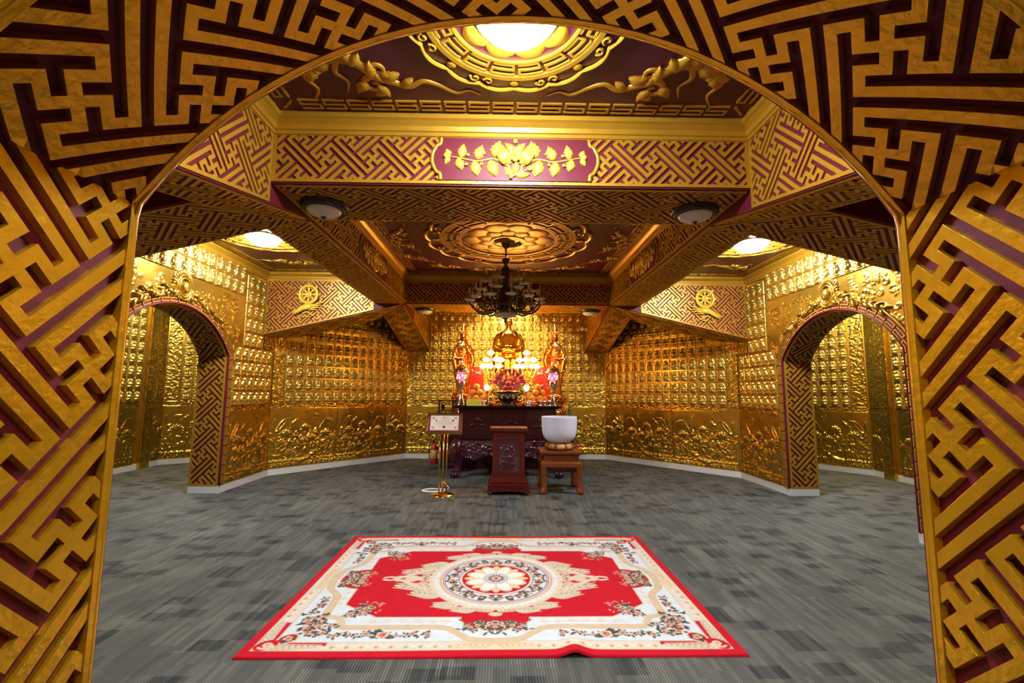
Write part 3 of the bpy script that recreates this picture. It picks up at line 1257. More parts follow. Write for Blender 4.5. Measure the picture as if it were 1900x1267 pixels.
def spandrel(w, c, u0, u1, v0, v1, seed):
    """embossed floral sheet beside the arch, cut along the arch trim"""
    r = Relief(u1 - u0, v1 - v0, 0.012, seed, wrinkle=0.005)
    g = r.rng
    W_, H_ = r.w, r.h
    for _ in range(120):
        x, y = g.uniform(0.04, 0.96) * W_, g.uniform(0.03, 0.92) * H_
        k = g.random()
        if k < 0.45:
            r.curl(x, y, g.uniform(0.03, 0.06), g.uniform(0, 6), g.choice((-1, 1)), 0.022)
        elif k < 0.7:
            for j in range(5):
                r.petal(x, y, g.uniform(0.04, 0.06), 0.016, j * 1.256 + g.random(), 0.022)
        else:
            for j in range(3):
                r.petal(x, y, g.uniform(0.05, 0.1), 0.014, g.uniform(0, 6.28), 0.02)
    d = np.hypot(r.X + u0 - c, r.Y + v0 - AZ0)
    mask = (d > AR + 0.15) & ((r.Y + v0 > AZS) | (np.abs(r.X + u0 - c) > AW + 0.135))
    w.put('spandrel_panel', r.mesh('spandrel_panel', 'gold_leaf', mask), u0, v0, 0.006)


ARCH_Y = 6.24
for side, nm in ((-1, 'left'), (1, 'right')):
    if side < 0:
        w = Wall('wall_left', (-HX, YC), (-HX, YD), solid=False)
        uy = lambda y: y - YC
    else:
        w = Wall('wall_right', (HX, YD), (HX, YC), solid=False)
        uy = lambda y: YD - y
    c = uy(ARCH_Y)
    arch_wall(w, c)
    lining(w, c, 0.066, 0.012, 0.028, off=(0.1, 0.05))
    arch_trim(w, c)
    w.put('arch_crest', CREST, c, 3.0, 0.01)

    def usp(ya, yb):
        a, b = sorted((uy(ya), uy(yb)))
        return a, b
    # tiles: pier, high columns, top rows
    a, b = usp(7.56, 8.78)
    w.tiles('standing', a, 6, 1.34, 4)
    a, b = usp(7.80, 8.42)
    w.tiles('standing', a, 3, 2.35, 5)
    a, b = usp(4.32, 7.74)
    w.tiles('standing', a, 17, 3.20, 2, skip=lambda u, v, c=c: False)
    a, b = usp(6.42, 7.76)
    spandrel(w, c, a, b, 2.15, 3.19, 71)
    a, b = usp(4.30, 6.06)
    spandrel(w, c, a, b, 2.15, 3.19, 72)
    a, b = usp(7.53, 8.86)
    w.band(a, DADO, b - a, 0.075, 74)
    a, b = usp(8.46, 8.86)
    w.band(a, 2.36, b - a, 0.24, 75)
    a, b = usp(7.512, 8.87)
    w.lotus(a, 0, side > 0)
    a, b = usp(3.66, 4.96)
    w.lotus(a, 1, side > 0)
    # skirting with a return into the arch
    for ya, yb, jy in ((YC, ARCH_Y - AW, ARCH_Y - AW), (ARCH_Y + AW, YD, ARCH_Y + AW)):
        mb = MB()
        a, b = usp(ya, yb)
        mb.prism([(a, 0), (b, 0), (b, BB), (a, BB)], w.m, 0.0, 0.022)
        s = -1 if jy > ARCH_Y else 1
        y0, y1 = sorted((jy, jy + s * 0.012))
        x0, x1 = sorted((side * (HX - 0.022), side * (HX + AT)))
        mb.box(x0, x1, y0, y1, 0, BB)
        struct(mb.build('baseboard_' + nm, 'white_skirting'))

# --- entrance wall with the arch we look through
we = Wall('wall_front', (HW, YA), (-HW, YA), solid=False)
AT2 = 0.51
arch_wall(we, HW, mats=('maroon', 'maroon'), AT=AT2)
lining(we, HW, 0.0605, 0.021, 0.026, off=(-0.02, 0.305), s0=0.0, bevel=0.003, T=AT2)
mp = lining_map(we, HW)
mb = MB()
tot = 2 * AZS + AL
# rounded gold bead along the far rim
mb.tube([mp(tot * i / 120, 0.006, 0.014) for i in range(121)], 0.012, 8)
mb.build('rim_bead', 'gold_arch', we.o, smooth=True)
mb = MB()
mb.tube([mp(tot * i / 120, AT2 - 0.006, 0.014) for i in range(121)], 0.012, 8)
mb.build('rim_bead', 'gold_arch', we.o, smooth=True)
arch_trim(we, HW)
for side, nm in ((-1, 'left'), (1, 'right')):
    w = Wall('wall_front_' + nm, (-HW, YA) if side < 0 else (HX, YC), (-HX, YC) if side < 0 else (HW, YA))
    w.skirting('baseboard_front_' + nm)
    for k, u in ((0, 0.1), (1, 1.5)):
        w.lotus(u, k)

# --- corridor ring outside
for side, nm in ((-1, 'left'), (1, 'right')):
    X = 7.45 if side < 0 else 7.35
    yc = 10.05 if side < 0 else 9.2
    dx, dy = (2.3, 1.75) if side < 0 else (2.0, 2.9)
    if side < 0:
        w = Wall('wall_corridor_left', (-X, -2.2), (-X, yc))
        w2 = Wall('wall_corridor_back_left', (-X, yc), (-X + dx, yc + dy))
        u_end = w.L
    else:
        w = Wall('wall_corridor_right', (X, yc), (X, -2.2))
        w2 = Wall('wall_corridor_back_right', (X - dx, yc + dy), (X, yc))
        u_end = 0
    sgn = 1 if side < 0 else -1
    uu = lambda d: (w.L - d) if side < 0 else d     # distance from the corner
    w.skirting('baseboard_corridor_' + nm)
    w2.skirting('baseboard_corridor_back_' + nm)
    n_t = 13
    a = uu(0.62 + n_t * TW) if side < 0 else uu(0.62)
    w.tiles('seated', a, n_t, 1.34, 8)
    w.band(min(uu(0.62), uu(3.4)), DADO, 2.78, 0.075, 81)
    for k, d in ((0, 0.64), (1, 2.02)):
        ww = 1.36 if k == 0 else 1.22
        w.lotus(uu(d + ww) if side < 0 else uu(d), k, side > 0)
    # pilaster
    mb = MB()
    a, b = sorted((uu(0.34), uu(0.58)))
    mb.prism([(a, 0), (b, 0), (b, ZC), (a, ZC)], w.m, 0, 0.09)
    pil = mb.build('pilaster', 'gold_leaf', w.o)
    o = w.band(a + 0.02, BB, b - a - 0.04, 3.2, 82, 0.092)
    a, b = sorted((uu(0.03), uu(0.31)))
    w.band(a, 1.345, b - a, 2.0, 83)
    w.lotus(a - 0.1 if side < 0 else a, 2, side > 0)
    # diagonal piece
    cols = 9
    a = 0.3 if side < 0 else w2.L - 0.3 - cols * TW
    w2.tiles('seated', a, cols, 1.34, 8)
    w2.band(0.0, DADO, w2.L, 0.075, 84)
    a = 0.02 if side < 0 else w2.L - 0.27
    w2.band(a, 1.345, 0.24, 2.0, 85)
    if side < 0:
        w2.lotus(0.02, 1)
        w2.lotus(1.26, 0)
    else:
        w2.lotus(w2.L - 1.24, 1, True)
        w2.lotus(w2.L - 2.62, 0, True)
wc = Wall('wall_corridor_front', (7.4, -2.0), (-7.4, -2.0))
wc.skirting('baseboard_corridor_front')
# ------------------------------------------------------------------ beams with haunches
XI, XO = 1.93, 2.50               # depth beams
TF0, TF1 = 3.49, 4.27             # front cross beam
TB0, TB1 = 8.42, 9.25             # back cross beam
ZB = 3.24
ZT = 3.675                        # underside of the cornice
KX, KF, KB = 0.243, 0.215, 0.233  # haunch slopes


def zx(x):
    return ZB - KX * max(0.0, abs(x) - XI)


def zy(y):
    return ZB - KF * max(0.0, TF1 - y) - KB * max(0.0, y - TB0)


def beam(name, prof, axis, a0, a1):
    mb = MB()
    poly = prof + [(prof[-1][0], ZC), (prof[0][0], ZC)]
    # split the underside into convex spans
    for (s0, z0), (s1, z1) in zip(prof, prof[1:]):
        q = [(s0, z0), (s1, z1), (s1, ZC), (s0, ZC)]
        if axis == 'y':
            mb.prism(q, lambda s, z, h: (h, s, z), a0, a1)
        else:
            mb.prism(q, lambda s, z, h: (s, h, z), a0, a1)
    return struct(mb.build(name, 'maroon'))


beams = {}
for sd, nm in ((-1, 'left'), (1, 'right')):
    x0, x1 = sorted((sd * XI, sd * XO))
    beams[sd] = beam('beam_' + nm, [(YA, zy(YA)), (TF1, ZB), (TB0, ZB), (YB, zy(YB))], 'y', x0, x1)
bf = beam('beam_front', [(-HX - 0.05, zx(HX + .05)), (-XI, ZB), (XI, ZB), (HX + 0.05, zx(HX + .05))], 'x', TF0, TF1)
bbk = beam('beam_back', [(-HX - 0.05, zx(HX + .05)), (-XI, ZB), (XI, ZB), (HX + 0.05, zx(HX + .05))], 'x', TB0, TB1)

IN = 0.022   # plain maroon edge left along every arris


def soffit(parent, pts, zf, off=(0, 0), border=0.024):
    """fretwork under a beam: plan polygon pts, height function zf; relief points down"""
    def mp(u, v, h=0.0):
        return (u, v, zf(u, v) - h)
    fret_panel('soffit_fretwork', parent, inset_ccw(pts, IN), mp, off=off, border=border)


def inset_ccw(pts, b):
    a = sum(pts[i][0] * pts[(i + 1) % len(pts)][1] - pts[(i + 1) % len(pts)][0] * pts[i][1] for i in range(len(pts)))
    if a < 0:
        pts = pts[::-1]
    return inset(pts, b)


# cross beam soffits
soffit(bf, [(-XI, TF0), (XI, TF0), (XI, TF1), (-XI, TF1)], lambda u, v: ZB, (0.0, 3.88))
soffit(bbk, [(-XI, TB0), (XI, TB0), (XI, TB1), (-XI, TB1)], lambda u, v: ZB, (0.0, 8.85))
for sd in (-1, 1):
    soffit(bf, [(sd * XI, TF1), (sd * 2.55, TF0), (sd * HX, TF0), (sd * HX, TF1)], lambda u, v: zx(u), (sd * 3.2, 3.88))
    soffit(bbk, [(sd * XI, TB0), (sd * 2.7, TB1), (sd * HX, TB1), (sd * HX, TB0)], lambda u, v: zx(u), (sd * 3.2, 8.83))
    b = beams[sd]
    soffit(b, [(sd * XI, TF1), (sd * XO, 3.55), (sd * XO, YA), (sd * XI, YA)], lambda u, v: zy(v), (sd * 2.215, 2.4))
    soffit(b, [(sd * XI, TF1), (sd * XO, TF1), (sd * XO, TB0), (sd * XI, TB0)], lambda u, v: ZB, (sd * 2.215, 6.3))
    soffit(b, [(sd * XI, TB0), (sd * XO, 9.0), (sd * XO, YB), (sd * XI, YB)], lambda u, v: zy(v), (sd * 2.215, 10.2))


def face(parent, pts, mp, off=(0, 0), **kw):
    return fret_panel('face_fretwork', parent, inset_ccw(pts, 0.012), mp, off=off, border=0.024, **kw)


# faces of the cross beams that look to the entrance
mpf = lambda y: (lambda u, v, h=0.0: (u, y - h, v))
face(bf, [(-XI, ZB), (XI, ZB), (XI, ZT), (-XI, ZT)], mpf(TF0), (0.0, 3.455))
face(bbk, [(-XI, ZB), (XI, ZB), (XI, ZT), (-XI, ZT)], mpf(TB0), (0.0, 3.455))
for sd in (-1, 1):
    pts = [(sd * XO, zx(XO)), (sd * HX, zx(HX)), (sd * HX, ZT), (sd * XO, ZT)]
    face(bbk, pts, mpf(TB0), (sd * 3.7, 3.15))
    # inner faces of the depth beams
    b = beams[sd]
    mpx = (lambda s: (lambda u, v, h=0.0: (s * (XI - h), u, v)))(sd)
    face(b, [(YA, zy(YA)), (TF0, zy(TF0)), (TF0, ZT), (YA, ZT)], mpx, (2.6, 3.2))
    face(b, [(TF1, ZB), (TB0, ZB), (TB0, ZT), (TF1, ZT)], mpx, (6.3, 3.455))
    face(b, [(TB1, zy(TB1)), (YB, zy(YB)), (YB, 3.78), (TB1, 3.78)], mpx, (10.2, 3.3))

# ------------------------------------------------------------------ cartouches with flowers on the beams


def flower_meshes():
    """local x along, y up, z out; centred; 1.28 x 0.37"""
    hw, hh = 0.62, 0.178
    # board outline with scalloped ends
    end = [(hw - 0.035, -hh), (hw - 0.03, -hh * 0.72), (hw + 0.0, -hh * 0.6), (hw + 0.03, -hh * 0.25), (hw + 0.035, 0), (hw + 0.03, hh * 0.25), (hw, hh * 0.6), (hw - 0.03, hh * 0.72), (hw - 0.035, hh)]
    out = end + [(-x, y) for x, y in end[::-1]]
    mb = MB()
    mb.prism(out, lambda u, v, h: (u, v, h), 0.0, 0.019)
    board = mb.mesh('cartouche_board', 'maroon')
    mb = MB()
    P = spline(end, 5)
    for s in (1, -1):
        mb.tube([(s * (p[0] + 0.012), p[1], 0.018) for p in P], 0.016, 7, flat=(Vector((0, 0, 1)), 0.6))
    rim = mb.mesh('cartouche_rim', 'gold_paint', True)
    mb = MB()
    Z = 0.019
    mp = lambda u, v, n=0: (u, v, n + Z)
    for s in (1, -1):
        scroll_tube(mb, mp, [(s * 0.05, -0.06), (s * 0.17, 0.0), (s * 0.3, -0.02), (s * 0.42, 0.0), (s * 0.53, 0.02)], 0.008, 0.004, 6, 0.004)
        for x, y, a, L, wd in ((0.17, 0.02, 1.9, 0.11, 0.032), (0.20, -0.01, 4.4, 0.11, 0.032), (0.31, 0.0, 1.95, 0.095, 0.028), (0.33, -0.02, 4.5, 0.1, 0.028), (0.44, 0.01, 1.8, 0.09, 0.024), (0.46, 0.0, 4.4, 0.08, 0.025), (0.53, 0.02, 1.2, 0.05, 0.018), (0.53, 0.02, 5.2, 0.06, 0.016)):
            leaf_into(mb, s * x, y, a if s > 0 else PI - a, L * 1.3, wd * 1.5, Z + 0.008)
        for x, y in ((0.25, 0.045), (0.27, -0.045), (0.38, 0.03), (0.39, -0.05)):
            mb.ball((s * x, y, Z + 0.008), 0.015, 8, 6)
        mb.ball((s * 0.555, 0.02, Z + 0.01), (0.022, 0.024, 0.016), 8, 6)
        # pomegranate-like bud, tilted outwards
        rt = Matrix.Rotation(-s * 0.55, 3, 'Z')
        for k in range(5):
            a = (k - 2) * 0.32
            c = rt @ Vector((math.sin(a) * 0.05, 0.0, 0))
            mb.ball(Vector((s * 0.095, 0.02, Z + 0.016)) + c, (0.022, 0.07, 0.03), 8, 8, rt)
            tip = rt @ Vector((math.sin(a) * 0.05, 0.07, 0))
            mb.ball(Vector((s * 0.085, 0.02, Z + 0.014)) + tip, (0.007, 0.02, 0.012), 6, 5, rt)
        mb.ball(Vector((s * 0.085, 0.02, Z + 0.012)) + rt @ Vector((0, -0.06, 0)), (0.024, 0.018, 0.02), 8, 6)
        scroll_tube(mb, mp, [(s * 0.05, -0.05), (s * 0.045, -0.1), (-0.03, -0.15)], 0.009, 0.008, 6, 0.006)
    leaf_into(mb, 0.0, 0.06, 2.4, 0.11, 0.03, Z + 0.01)
    leaf_into(mb, 0.0, 0.06, 0.75, 0.11, 0.03, Z + 0.01)
    leaf_into(mb, -0.02, -0.14, 2.3, 0.1, 0.03, Z + 0.008)
    leaf_into(mb, 0.0, -0.13, 0.0, 0.12, 0.028, Z + 0.008)
    leaf_into(mb, 0.0, -0.12, 1.5, 0.12, 0.026, Z + 0.006)
    scroll_tube(mb, mp, [(0.0, -0.13), (0.06, -0.1), (0.11, -0.08)], 0.006, 0.004, 6, 0.005)
    for k in range(6):
        a = k * PI / 3 + 0.5
        mb.ball((0.115 + 0.014 * math.cos(a), -0.075 + 0.014 * math.sin(a), Z + 0.01), (0.011, 0.011, 0.008), 7, 5)
        mb.ball((0.036 * math.cos(a), 0.03 + 0.036 * math.sin(a), Z + 0.02), (0.026, 0.026, 0.012), 8, 6)
        mb.ball((0.0 + 0.011 * math.cos(a), 0.15 + 0.011 * math.sin(a), Z + 0.01), (0.009, 0.009, 0.008), 7, 5)
    mb.ball((0, 0.03, Z + 0.03), (0.02, 0.02, 0.014), 8, 6)
    mb.ball((-0.035, -0.155, Z + 0.01), (0.016, 0.014, 0.014), 8, 6)
    flowers = mb.mesh('flower_carving', 'gold_yellow', True)
    return board, rim, flowers


BOARD, RIM, FLOWERS = flower_meshes()


def put_frame(name, me, parent, p, X, Y, Zv, sx=1.0):
    o = link(name, me, parent)
    X = Vector(X) * sx
    Y, Zv = Vector(Y), Vector(Zv)
    o.matrix_local = Matrix(((X.x, Y.x, Zv.x, p[0]), (X.y, Y.y, Zv.y, p[1]), (X.z, Y.z, Zv.z, p[2]), (0, 0, 0, 1)))
    return o


def cartouche(parent, p, X, N):
    b = put_frame('cartouche', BOARD, parent, p, X, (0, 0, 1), N)
    link('cartouche_rim', RIM, b)
    link('flower_carving', FLOWERS, b)


zc_ = (ZB + ZT) / 2
cartouche(bf, (0.02, TF0, zc_), (1, 0, 0), (0, -1, 0))
cartouche(bbk, (0, TB0, zc_), (1, 0, 0), (0, -1, 0))
cartouche(beams[-1], (-XI, 6.35, zc_), (0, 1, 0), (1, 0, 0))
cartouche(beams[1], (XI, 6.35, zc_), (0, -1, 0), (-1, 0, 0))

# ------------------------------------------------------------------ wheel held by a hand, on the haunched beam


def wheel_mesh():
    mb = MB()
    r = 0.165
    ring = lambda rr, t, z: mb.tube([(rr * math.cos(a), rr * math.sin(a), z) for a in np.linspace(0, 2 * PI, 33)], t, 7, cap=False)
    ring(r, 0.027, 0.035)
    ring(r - 0.04, 0.008, 0.03)
    ring(0.045, 0.016, 0.035)
    mb.ball((0, 0, 0.04), (0.04, 0.04, 0.03), 12, 8)
    for k in range(8):
        a = k * PI / 4
        mb.tube([(0.03 * math.cos(a), 0.03 * math.sin(a), 0.03), (0.1 * math.cos(a), 0.1 * math.sin(a), 0.03), (0.15 * math.cos(a), 0.15 * math.sin(a), 0.03)], [0.014, 0.024, 0.014], 7)
        if k not in (5, 6, 7):
            mb.ball((0.205 * math.cos(a), 0.205 * math.sin(a), 0.028), (0.026, 0.026, 0.02), 8, 6)
    return mb.mesh('dharma_wheel', 'gold_yellow', True)


def hand_mesh():
    mb = MB()
    z = 0.035
    # forearm and palm, seen from the side, fingers to the right
    mb.tube([(-0.27, -0.36, z), (-0.18, -0.31, z), (-0.09, -0.25, z), (0.0, -0.235, z), (0.08, -0.225, z)], [0.045, 0.042, 0.05, 0.055, 0.04], 10, flat=(Vector((0, 0, 1)), 0.6))
    for pts, r in (([(0.04, -0.20), (0.13, -0.19), (0.20, -0.165), (0.27, -0.155)], 0.018),
                   ([(0.06, -0.235), (0.15, -0.215), (0.21, -0.205), (0.26, -0.21)], 0.017),
                   ([(0.06, -0.26), (0.13, -0.25), (0.19, -0.245), (0.235, -0.26)], 0.016),
                   ([(0.04, -0.285), (0.1, -0.285), (0.15, -0.285), (0.19, -0.30)], 0.014),
                   ([(-0.06, -0.21), (-0.02, -0.17), (0.04, -0.16)], 0.018)):
        scroll_tube(mb, lambda u, v, n=0: (u, v, n), pts, r, r * 0.6, 7, z)
    # ribbon under the hand
    scroll_tube(mb, lambda u, v, n=0: (u, v, n), [(-0.1, -0.36), (-0.02, -0.33), (0.05, -0.37), (0.12, -0.40)], 0.016, 0.006, 6, 0.02)
    scroll_tube(mb, lambda u, v, n=0: (u, v, n), [(-0.05, -0.40), (0.03, -0.42), (0.10, -0.38)], 0.014, 0.005, 6, 0.02)
    return mb.mesh('hand_emblem', 'gold_yellow', True)


WHEEL, HAND = wheel_mesh(), hand_mesh()
for sd in (-1, 1):
    w_ = put_frame('wheel_emblem', WHEEL, bbk, (sd * 3.71, TB0 - 0.012, 3.38), (1, 0, 0), (0, 0, 1), (0, -1, 0))
    o = link('hand_emblem', HAND, w_)
    if sd > 0:
        o.scale = (-1, 1, 1)

# ------------------------------------------------------------------ coffer ceilings
COFFERS = {
    'near': (-XI, XI, YA, TF0),
    'mid': (-XI, XI, TF1, TB0),
    'left': (-HX, -XO, TF1, TB0),
    'right': (XO, HX, TF1, TB0),
    'rear': (-XI, XI, TB1, YB),
}


def cornice(x0, x1, y0, y1):
    prof = [(0.0, ZT - 0.03), (0.022, ZT - 0.03), (0.022, ZT), (0.035, ZT + 0.005), (0.045, ZT + 0.04), (0.075, ZT + 0.07), (0.095, ZT + 0.08), (0.095, ZC)]
    mb = MB()
    rows = []
    for d, z in prof:
        rows.append([(x0 + d, y0 + d, z), (x1 - d, y0 + d, z), (x1 - d, y1 - d, z), (x0 + d, y1 - d, z)])
    for a, b in zip(rows, rows[1:]):
        for k in range(4):
            mb.quad(a[k], a[(k + 1) % 4], b[(k + 1) % 4], b[k])
    return mb.build('cornice', 'gold_paint', ceiling, weld=False)


def key_frame(x0, x1, y0, y1, d=0.13, cell=0.023):
    """meander border on a coffer ceiling (relief points down)"""
    mb = MB()
    X0, X1, Y0, Y1 = x0 + d, x1 - d, y0 + d, y1 - d
    g = 0.02
    w5 = 5 * cell
    runs = [((X0, Y0), (1, 0), (0, 1), X1 - X0), ((X1, Y0), (0, 1), (-1, 0), Y1 - Y0), ((X1, Y1), (-1, 0), (0, -1), X1 - X0), ((X0, Y1), (0, -1), (1, 0), Y1 - Y0)]
    for (ox, oy), (ux, uy_), (vx, vy), L in runs:
        key_cells(mb, L - 2 * (w5 + g), cell, lambda s, r, h: (ox + ux * s + vx * r, oy + uy_ * s + vy * r, ZC - h), 0.012, w5 + g)
        # corner line
        mb.prism([(0.0, 0.0), (w5 * 0.9, w5 * 0.9), (w5 * 0.9 - cell * 1.2, w5 * 0.9), (0.0, cell)], lambda s, r, h: (ox + ux * s + vx * r, oy + uy_ * s + vy * r, ZC - h), 0.0, 0.012)
    return mb.build('key_border', 'gold_paint', ceiling)


def medallion(cx, cy, R, lamp):
    """lotus rosette, meander ring and lobed outline on the ceiling"""
    z = ZC
    down = lambda r, a, h: (cx + r * math.cos(a), cy + r * math.sin(a), z - h)
    base = MB()
    # flat rings
    def ring(mb, r0, r1, h, n=72):
        for i in range(n):
            a, b = 2 * PI * i / n, 2 * PI * (i + 1) / n
            mb.quad(down(r0, a, h), down(r0, b, h), down(r1, b, h), down(r1, a, h))
            mb.quad(down(r0, a, 0), down(r0, b, 0), down(r0, b, h), down(r0, a, h))
            mb.quad(down(r1, a, 0), down(r1, b, 0), down(r1, b, h), down(r1, a, h))
    ring(base, R * 0.76, R * 0.81, 0.018)
    ring(base, R * 0.56, R * 0.585, 0.016)
    # meander ring
    circ = 2 * PI * R * 0.67
    cell = R * 0.16 / 5
    key_cells(base, circ, cell, lambda s, r, h: down(R * 0.59 + r, s / (R * 0.67), h), 0.014)
    # lobed outline with small curls
    n = 16
    pts = []
    for i in range(n * 12 + 1):
        a = 2 * PI * i / (n * 12)
        pts.append(down(R * (0.93 + 0.045 * abs(math.sin(n / 2 * a))), a, 0.012))
    base.tube(pts, R * 0.02, 6, cap=False)
    for k in range(8):
        a0 = k * PI / 4 + PI / 8
        for s in (-1, 1):
            sp = spiral(0, 0, R * 0.05, 0, s, 1.0, 10)
            base.tube([down(R * 0.865 + p[1], a0 + (s * R * 0.07 + p[0]) / (R * 0.87), 0.012) for p in sp], [R * 0.016] * 10, 6)
        base.ball(down(R * 0.86, a0 + PI / 8, 0.008), (R * 0.05, R * 0.05, 0.014), 8, 5)
    med = base.build('ceiling_medallion', 'gold_paint', ceiling)
    # petals, two rows
    for row, (rr, ln, wd, cnt, hh) in enumerate(((R * 0.40, R * 0.145, R * 0.155, 10, 0.022), (R * 0.27, R * 0.12, R * 0.115, 10, 0.034))):
        mb = MB()
        mb.ball((0, 0, 0), (ln, wd, hh), 12, 8)
        pm = mb.mesh('petal', 'gold_paint', True)
        for k in range(cnt):
            a = 2 * PI * (k + 0.5 * row) / cnt
            o = link('petal', pm, med)
            o.location = down(rr, a, 0.0)
            o.rotation_euler = (0, 0, a)
    if not lamp:
        mb = MB()
        ring(mb, R * 0.185, R * 0.215, 0.04, 48)
        mb.lathe([(0.0, z - 0.03), (R * 0.185, z - 0.03), (R * 0.185, z)], cx, cy, 36)
        for k in range(2):
            s0 = [(cx + (-1) ** k * p[0], cy + (-1) ** k * p[1], z - 0.034) for p in spiral(R * 0.05, 0, R * 0.1, 0.3, 1, 0.8)]
            mb.tube(s0, R * 0.03, 6)
        mb.build('medallion_centre', 'gold_paint', med)
    return med


def cloud_scroll_mesh():
    """flowing cloud scroll, local plane xy, z up (placed under the ceiling, mirrored down)"""
    mb = MB()
    mp = lambda u, v, n=0: (u, v, -n)
    fz = (Vector((0, 0, 1)), 0.7)
    T = lambda pts, a, b: scroll_tube(mb, mp, pts, a, b, 7, 0.004, fz)
    T([(0.0, 0.05), (0.08, 0.02), (0.16, -0.01), (0.24, 0.03), (0.32, 0.0), (0.40, -0.05), (0.47, -0.03), (0.53, -0.06)], 0.024, 0.004)
    T(spiral(-0.02, 0.0, 0.06, 1.2, 1, 1.1), 0.022, 0.01)
    T(spiral(0.03, 0.10, 0.045, 3.5, -1, 1.0), 0.018, 0.008)
    T([(0.0, 0.05), (-0.06, 0.13), (-0.14, 0.16), (-0.22, 0.15)], 0.024, 0.02)
    T(spiral(-0.25, 0.12, 0.05, 0.6, 1, 1.1), 0.02, 0.009)
    T([(-0.16, 0.16), (-0.19, 0.08), (-0.15, 0.02), (-0.18, -0.06)], 0.02, 0.004)
    T([(-0.22, 0.16), (-0.32, 0.12), (-0.36, 0.04), (-0.33, -0.04), (-0.38, -0.12)], 0.024, 0.004)
    T([(-0.22, 0.17), (-0.30, 0.22), (-0.38, 0.20), (-0.46, 0.24)], 0.02, 0.004)
    g = random.Random(9)
    for x, y in ((-0.05, 0.13), (-0.11, 0.19), (-0.18, 0.18), (-0.24, 0.2), (0.02, 0.05), (0.06, 0.07), (-0.3, 0.17), (-0.29, 0.1), (-0.35, 0.08), (0.0, -0.06)):
        mb.ball((x, y, -0.004), (0.04, 0.022, 0.022), 9, 6, Matrix.Rotation(g.uniform(-1, 1), 3, 'Z'))
    lf = MB()
    for x, y, a, L, wd in ((-0.02, 0.06, 1.4, 0.10, 0.03), (-0.08, 0.13, 2.0, 0.11, 0.034), (-0.10, 0.13, 0.9, 0.10, 0.03), (-0.17, 0.16, 1.5, 0.09, 0.03), (-0.2, 0.15, 3.6, 0.12, 0.034), (-0.27, 0.15, 2.6, 0.12, 0.034),
                           (-0.29, 0.12, 4.2, 0.12, 0.032), (0.03, 0.04, 0.4, 0.11, 0.03), (0.0, 0.0, 5.2, 0.09, 0.028), (-0.05, 0.02, 3.9, 0.10, 0.03), (0.12, 0.0, 0.6, 0.09, 0.02), (-0.34, 0.2, 3.0, 0.12, 0.03)):
        leaf_into(lf, x, y, a, L, wd, 0.018)
    mb.add([(v[0], v[1], -v[2]) for v in lf.v], lf.f)
    return mb.mesh('cloud_scroll', 'gold_paint', True)


SCROLL = cloud_scroll_mesh()


def scroll(x, y, a, sx=1.0, k=1.0):
    o = link('cloud_scroll', SCROLL, ceiling)
    o.location = (x, y, ZC)
    o.rotation_euler = (0, 0, a)
    o.scale = (sx * k, k, 1)
    return o


for n_, (x0, x1, y0, y1) in COFFERS.items():
    cornice(x0, x1, y0, y1)
    if n_ != 'rear':
        key_frame(x0, x1, y0, y1)
medallion(0.0, 2.42, 0.70, True)
medallion(-0.02, 6.42, 1.22, False)
medallion(-3.51, 6.35, 0.72, True)
medallion(3.51, 6.35, 0.72, True)
for sx in (-1, 1):
    # near coffer: sweeping scrolls beside the medallion, tails flowing to the middle
    for sy in (1, -1):
        o = scroll(sx * 0.98, 2.39 + sy * 0.68, 0.0, -sx, 1.38)
        o.scale = (-sx * 1.38, -sy * 1.5, 1)
    # middle coffer: garland of scrolls round the medallion
    for sy in (1, -1):
        for i, ang in enumerate((13, 36, 58, 80)):
            a_ = R_(ang)
            rr_ = (1.55, 1.68, 1.72, 1.52)[i]
            o = scroll(sx * rr_ * math.sin(a_), 6.42 + sy * rr_ * math.cos(a_), 0, 1, 0.72)
            o.rotation_euler = (0, 0, -sx * sy * a_)
            o.scale = (-sx * 0.72, sy * 0.8, 1)
        # side coffers
        scroll(sx * 3.2, 6.35 + sy * 1.25, 0 if sy > 0 else PI, sy, 0.8)
        scroll(sx * 3.85, 6.35 + sy * 1.25, 0 if sy > 0 else PI, -sy, 0.8)

# ------------------------------------------------------------------ lamps of the ceiling


def led(cx, cy, label):
    t = thing('ceiling_light', label, 'ceiling light', (cx, cy, ZC - 0.03), group='bright round lamps in the coffers')
    mb = MB()
    mb.lathe([(0.0, 0.03), (0.245, 0.03), (0.245, -0.006), (0.235, -0.012), (0.0, -0.012)], 0, 0, 40)
    auto_smooth(mb.build('lamp_housing', 'white_plastic', t))
    mb = MB()
    mb.lathe([(0.0, -0.125), (0.06, -0.12), (0.12, -0.105), (0.175, -0.078), (0.21, -0.045), (0.222, -0.013), (0.0, -0.013)], 0, 0, 40)
    mb.build('diffuser', 'led_panel', t, smooth=True)
    return t


led(0.0, 2.42, 'glaring white lamp in the coffer nearest the entrance arch')
led(-3.51, 6.35, 'glaring white lamp in the left side coffer')
led(3.51, 6.35, 'glaring white lamp in the right side coffer')


